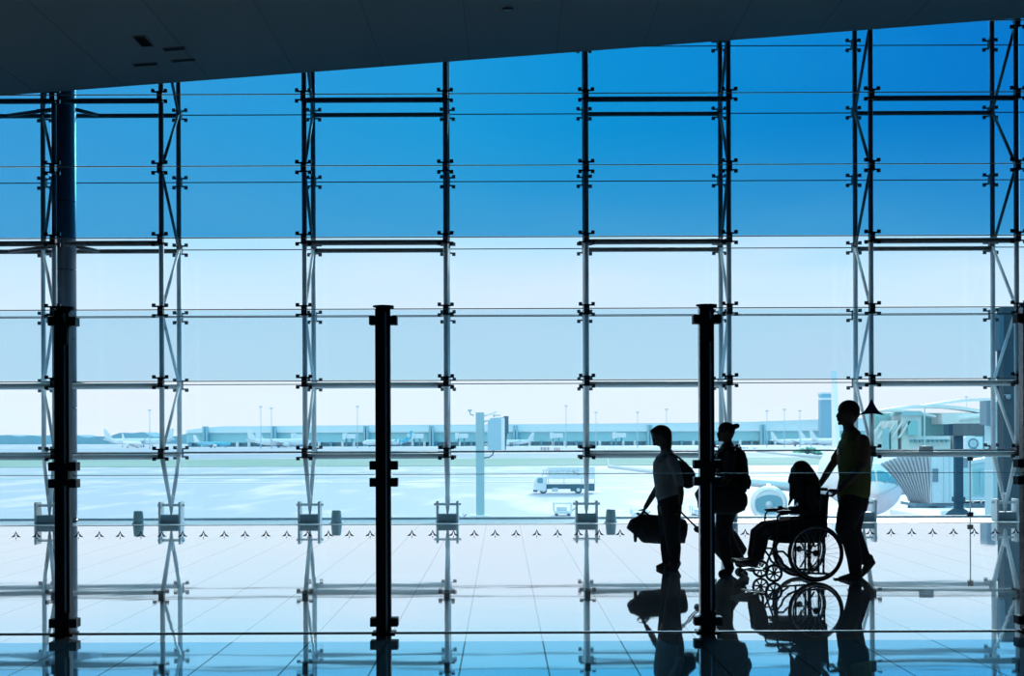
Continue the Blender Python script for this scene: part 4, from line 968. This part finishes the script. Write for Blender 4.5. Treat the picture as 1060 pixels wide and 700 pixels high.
b = MB(); b.tube([(bx(970),0,0), (bx(970),0,bz(524))], .45, 14); b.build('support_leg', brd, t, True)
b = MB(); b.tube([(bx(1040),0,0), (bx(1040),0,bz(524))], .45, 14); b.build('support_leg', brd, t, True)
# apron-level white roof under the bridge
D2 = 66; q2 = D2/F
o = MB().box(xx(938,D2), xx(1120,D2), D2-6, D2+3, zz(540,D2)-1.2, zz(531,D2)).build('service_canopy', white_h, bevel=.1, origin=(xx(1010,D2), D2, zz(540,D2)-1.2))
tag(o, 'flat white service roof below the big boarding bridge', 'roof')
t3 = thing('stand_equipment', (xx(1010,D2), D2-3, zz(540,D2)-1.2), 'pale cylinders and pipes lying on the white service roof', 'equipment')
for (px, py, w) in ((955,529,7),(975,530,9),(1020,530,8)):
    MB().loft([(xx(px,D2)-t3.location.x,0,zz(py,D2)-t3.location.z), (xx(px+w,D2)-t3.location.x,0,zz(py,D2)-t3.location.z)], [.12,.12], 10).build('tank', lite, t3, True)

# signal column with horizontal arm
D2 = 58; q = D2/F
t = thing('signal_column', (xx(992,D2), D2, G), 'dark blue-grey column with a long brown-grey box arm on top, right of the ribbed canopy', 'column')
sx_ = lambda px: (px-992)*q
sz_ = lambda py: zz(py,D2)-G
cmn = mat('signal_column_paint', (.04,.10,.15), .8, spec=.1)
MB().box(sx_(988), sx_(996), -.16, .16, 0, sz_(453)).build('post', cmn, t, bevel=.02)
MB().box(sx_(983.5), sx_(1024), -.35, .35, sz_(452.8), sz_(440.2)).build('box_arm', mat('arm_brown', (.13,.17,.19), .6), t, bevel=.02)
MB().box(sx_(979.3), sx_(984), -.35, .35, sz_(452.4), sz_(440.8)).build('arm_end', cmn, t, bevel=.02)
b = MB(); b.loft([(0,0,sz_(536)),(0,0,sz_(531)),(0,0,sz_(527.5))], [.55,.40,.18], 16, caps=False); b.build('base_cone', cmn, t, True)
MB().box(sx_(986.5), sx_(997.5), -.2, .2, sz_(521), sz_(516)).build('collar', cmn, t)
# climate unit with two round fans
t = thing('climate_unit', (xx(1004,70), 70, zz(476,70)), 'white climate unit with two round fans behind the dark column', 'machine'); q7 = 70/F
MB().box(-8*q7, 10*q7, -.5, .5, 0, 22*q7).build('case', br, t, bevel=.03)
for (dx_, dz_) in ((0,5),(0,15)):
    b = MB(); b.torus((dx_*q7,-.52,dz_*q7), 4.6*q7, .04, 'y', 24, 6); fo = b.build('fan_ring', brd, t, True)
    b = MB()
    for k in range(5):
        a = k*2*PI/5; b.prism([(dx_*q7, dz_*q7), (dx_*q7+4.2*q7*math.cos(a), dz_*q7+4.2*q7*math.sin(a)), (dx_*q7+4.2*q7*math.cos(a+.5), dz_*q7+4.2*q7*math.sin(a+.5))], -.53, -.51)
    b.build('fan_blade', br2, fo)
MB().box(-6*q7, -4*q7, -.3, .3, -(476-470)*0-10*q7, 0).build('stand', brd, t)
# tall boxed column at right edge
D2 = 52; q = D2/F
t = thing('bridge_tower', (xx(1045,D2), D2, G), 'tall blue-grey box column rising behind the far right truss', 'column')
sx_ = lambda px: (px-1045)*q
MB().box(sx_(1035.5), sx_(1055), -.35, .35, 0, sz_(320)*0+zz(320,D2)-G).build('shaft', mat('tower_bluegrey', (.05,.085,.11), .8, spec=.1), t, bevel=.02)
MB().box(sx_(1031), sx_(1036), -.4, .3, zz(365,D2)-G, zz(327,D2)-G).build('side_box', mat('side_box', (.09,.16,.21), .8, spec=.1), t, bevel=.02)
MB().box(sx_(1054), sx_(1062), -.5, .3, zz(343,D2)-G, zz(326,D2)-G).build('dark_box', brd, t, bevel=.02)
b = MB(); b.sphere((sx_(1039), -.5, zz(413,D2)-G), .09); b.box(sx_(1036), sx_(1042), -.5, -.35, zz(411.5,D2)-G, zz(410.5,D2)-G); b.build('camera_dome', brd, t, True)
# hanging glazed box with dark panel
D2 = 55; q = D2/F
t = thing('glazed_lift_box', (xx(1028,D2), D2, G), 'pale glazed lift shaft with a dark edge panel left of the far right truss', 'shaft')
sx_ = lambda px: (px-1028)*q
MB().box(sx_(1023.5), sx_(1036), -.5, .5, 0, zz(418,D2)-G).build('glass_box', mat('shaft_panel', (.40,.68,.76), .4), t, bevel=.02)
b = MB(); b.prism([(sx_(1016),zz(441,D2)-G),(sx_(1022.5),zz(442.5,D2)-G),(sx_(1024.5),zz(442.5,D2)-G),(sx_(1024.5),zz(416.5,D2)-G),(sx_(1016),zz(417,D2)-G)], -.6, .2); b.build('dark_panel', brd, t)
for py in (430, 460, 490): MB().box(sx_(1023.3), sx_(1036.2), -.52, .52, zz(py,D2)-G, zz(py-1,D2)-G).build('band', br, t)

# terminal wing with arched roofs, right
D2 = 420; q = D2/F
t = thing('arched_terminal', (xx(960,D2), D2, G), 'hazy white terminal wing with sweeping arched roofs right of the wheelchair pusher', 'building')
sx_ = lambda px: (px-960)*q
az = lambda py: zz(py,D2)-G
MB().box(sx_(906), sx_(1100), 4, 12, 0, az(429)).build('glass_hall', mat('hall_glass', (.36,.70,.74), .4, 0, .15, .05), t)
for (x0, x1, yb, yt, th, y_) in ((905,1010,431,421,3.2,0),(870,960,437,426,2.2,-3),(950,1100,428,414,2.6,3),(985,1100,438,431,2.0,-2)):
    b = MB(); n = 14; up = []; lo = []
    for i in range(n+1):
        k = i/n; h = math.sin(PI*(.15+.7*k)); px = x0+(x1-x0)*k; py = yb-(yb-yt)*h
        up.append((sx_(px), az(py))); lo.append((sx_(px), az(py+th)))
    b.prism(up+lo[::-1], y_-4-x0*.002, y_-1+x0*.002); b.build('arched_roof', white_h, t, False)
for (a_, b_, c_, d_, m_) in ((926,946,432,460,white_h),(931,941,437,452,mat('hall_glass',(0,0,0))),(932,976,453,461,white_h),(915,922,437,462,white_h),(968,1020,430,441,white_h),(905,912,445,462,br2),(980,1000,453,461,white_h)):
    MB().box(sx_(a_), sx_(b_), -8-(b_-a_)*-.02-(1.2 if m_ is not white_h else 0), 3.8, 0 if d_ > 455 else az(d_), az(c_)).build('block', m_, t)
b = MB()
for i in range(5): b.prism([(sx_(893+i*7),az(455)),(sx_(895+i*7),az(455)),(sx_(906+i*7),az(438)),(sx_(904+i*7),az(438))], -9, -8.2)
b.build('sloping_struts', white_h, t)
for i in range(9):
    MB().box(sx_(934+i*4.6), sx_(936.5+i*4.6), -8.9, -6.8, az(459), az(456.5)).build('window', dark_h, t)
b = MB(); b.loft([(sx_(947),-10,0),(sx_(947),-10,az(424))], [.25,.2], 8); b.build('flag_mast', mast_m, t, True)
b = MB(); b.prism([(sx_(924),az(432)),(sx_(948),az(432)),(sx_(945),az(427.5)),(sx_(927),az(427.5))], -9, 3); b.build('cab_top', br2, t)

# ------------------------------------------------------------------ sky
w = bpy.data.worlds.new('sky'); scn.world = w; w.use_nodes = True; nt = w.node_tree; N = nt.nodes.new; L = nt.links.new
nt.nodes.clear(); out = N('ShaderNodeOutputWorld'); bg = N('ShaderNodeBackground'); tc = N('ShaderNodeTexCoord'); sp = N('ShaderNodeSeparateXYZ'); L(tc.outputs['Generated'], sp.inputs[0])
r = N('ShaderNodeValToRGB'); L(sp.outputs[2], r.inputs[0]); e = r.color_ramp.elements
stops = [(0,(.84,.93,.98)),(.03,(.83,.93,.99)),(.07,(.78,.90,1.0)),(.11,(.66,.85,1.0)),(.135,(.54,.80,1.0)),(.20,(.42,.77,1.02)),(.26,(.34,.75,1.05)),(.29,(.40,.78,1.05)),(.36,(1.15,1.22,1.25))]
e[0].position = 0; e[0].color = (*stops[0][1],1); e[1].position = 1; e[1].color = (1.25,1.3,1.3,1)
for p_, c_ in stops[1:]: q_ = e.new(p_); q_.color = (*c_,1)
mr2 = N('ShaderNodeMapRange'); L(sp.outputs[2], mr2.inputs[0]); mr2.inputs[1].default_value = .11; mr2.inputs[2].default_value = .21
prev = r.outputs[0]
for (xa, xb, c_) in ((-.36, .05, (.14,.98,1,1)), (-.05, .35, (.5,.56,.84,1))):
    mr = N('ShaderNodeMapRange'); L(sp.outputs[0], mr.inputs[0]); mr.inputs[1].default_value = xa; mr.inputs[2].default_value = xb
    mu = N('ShaderNodeMath'); mu.operation = 'MULTIPLY'; L(mr.outputs[0], mu.inputs[0]); L(mr2.outputs[0], mu.inputs[1])
    mxr = N('ShaderNodeMix'); mxr.data_type = 'RGBA'; mxr.blend_type = 'MULTIPLY'; L(mu.outputs[0], mxr.inputs[0]); L(prev, mxr.inputs[6]); mxr.inputs[7].default_value = c_
    prev = mxr.outputs[2]
# soft clouds low in the sky
mp = N('ShaderNodeMapping'); mp.inputs['Scale'].default_value = (3.2, 3.2, 12); mp.inputs['Location'].default_value = (.3, 0, .2); L(tc.outputs['Generated'], mp.inputs[0])
nz = N('ShaderNodeTexNoise'); nz.inputs['Scale'].default_value = 1.3; nz.inputs['Detail'].default_value = 4; L(mp.outputs[0], nz.inputs['Vector'])
cr = N('ShaderNodeMapRange'); L(nz.outputs['Fac'], cr.inputs[0]); cr.inputs[1].default_value = .42; cr.inputs[2].default_value = .68
cz = N('ShaderNodeMapRange'); L(sp.outputs[2], cz.inputs[0]); cz.inputs[1].default_value = .20; cz.inputs[2].default_value = .10
cm_ = N('ShaderNodeMath'); cm_.operation = 'MULTIPLY'; L(cr.outputs[0], cm_.inputs[0]); L(cz.outputs[0], cm_.inputs[1])
cf = N('ShaderNodeMath'); cf.operation = 'MULTIPLY'; cf.inputs[1].default_value = .6; L(cm_.outputs[0], cf.inputs[0])
mc = N('ShaderNodeMix'); mc.data_type = 'RGBA'; L(cf.outputs[0], mc.inputs[0]); L(mxr.outputs[2], mc.inputs[6]); mc.inputs[7].default_value = (.86,.88,.99,1)
L(mc.outputs[2], bg.inputs[0]); bg.inputs[1].default_value = 1.12; L(bg.outputs[0], out.inputs[0])

# daylight outside, from high behind the building
sd_ = bpy.data.lights.new('daylight', 'SUN'); sd_.energy = 2.1; sd_.angle = math.radians(12); sd_.color = (1, .97, .93)
so = bpy.data.objects.new('daylight', sd_); col.objects.link(so); so.location = (30, 120, 45)
az_, el_ = math.radians(12), math.radians(19.5)
so.rotation_euler = Vector((-math.sin(az_)*math.cos(el_), -math.cos(az_)*math.cos(el_), -math.sin(el_))).to_track_quat('-Z', 'Y').to_euler()

# ------------------------------------------------------------------ camera
cam = bpy.data.cameras.new('camera'); cam.sensor_width = 36; cam.lens = 36*F/1060; cam.shift_y = (HY-350)/1060; cam.clip_end = 20000; cam.clip_start = .05
co = bpy.data.objects.new('camera', cam); col.objects.link(co); co.location = (0, 0, EYE)
co.rotation_euler = (Matrix.Rotation(PI/2, 3, 'X') @ Matrix.Rotation(math.radians(-.2), 3, 'Z')).to_euler()
scn.camera = co
scn.view_settings.view_transform = 'Standard'; scn.view_settings.look = 'None'; scn.view_settings.exposure = 0; scn.view_settings.gamma = 1
scn.cycles.transparent_max_bounces = 24; scn.cycles.max_bounces = 10; scn.cycles.diffuse_bounces = 3; scn.cycles.glossy_bounces = 4
scn.cycles.use_denoising = True
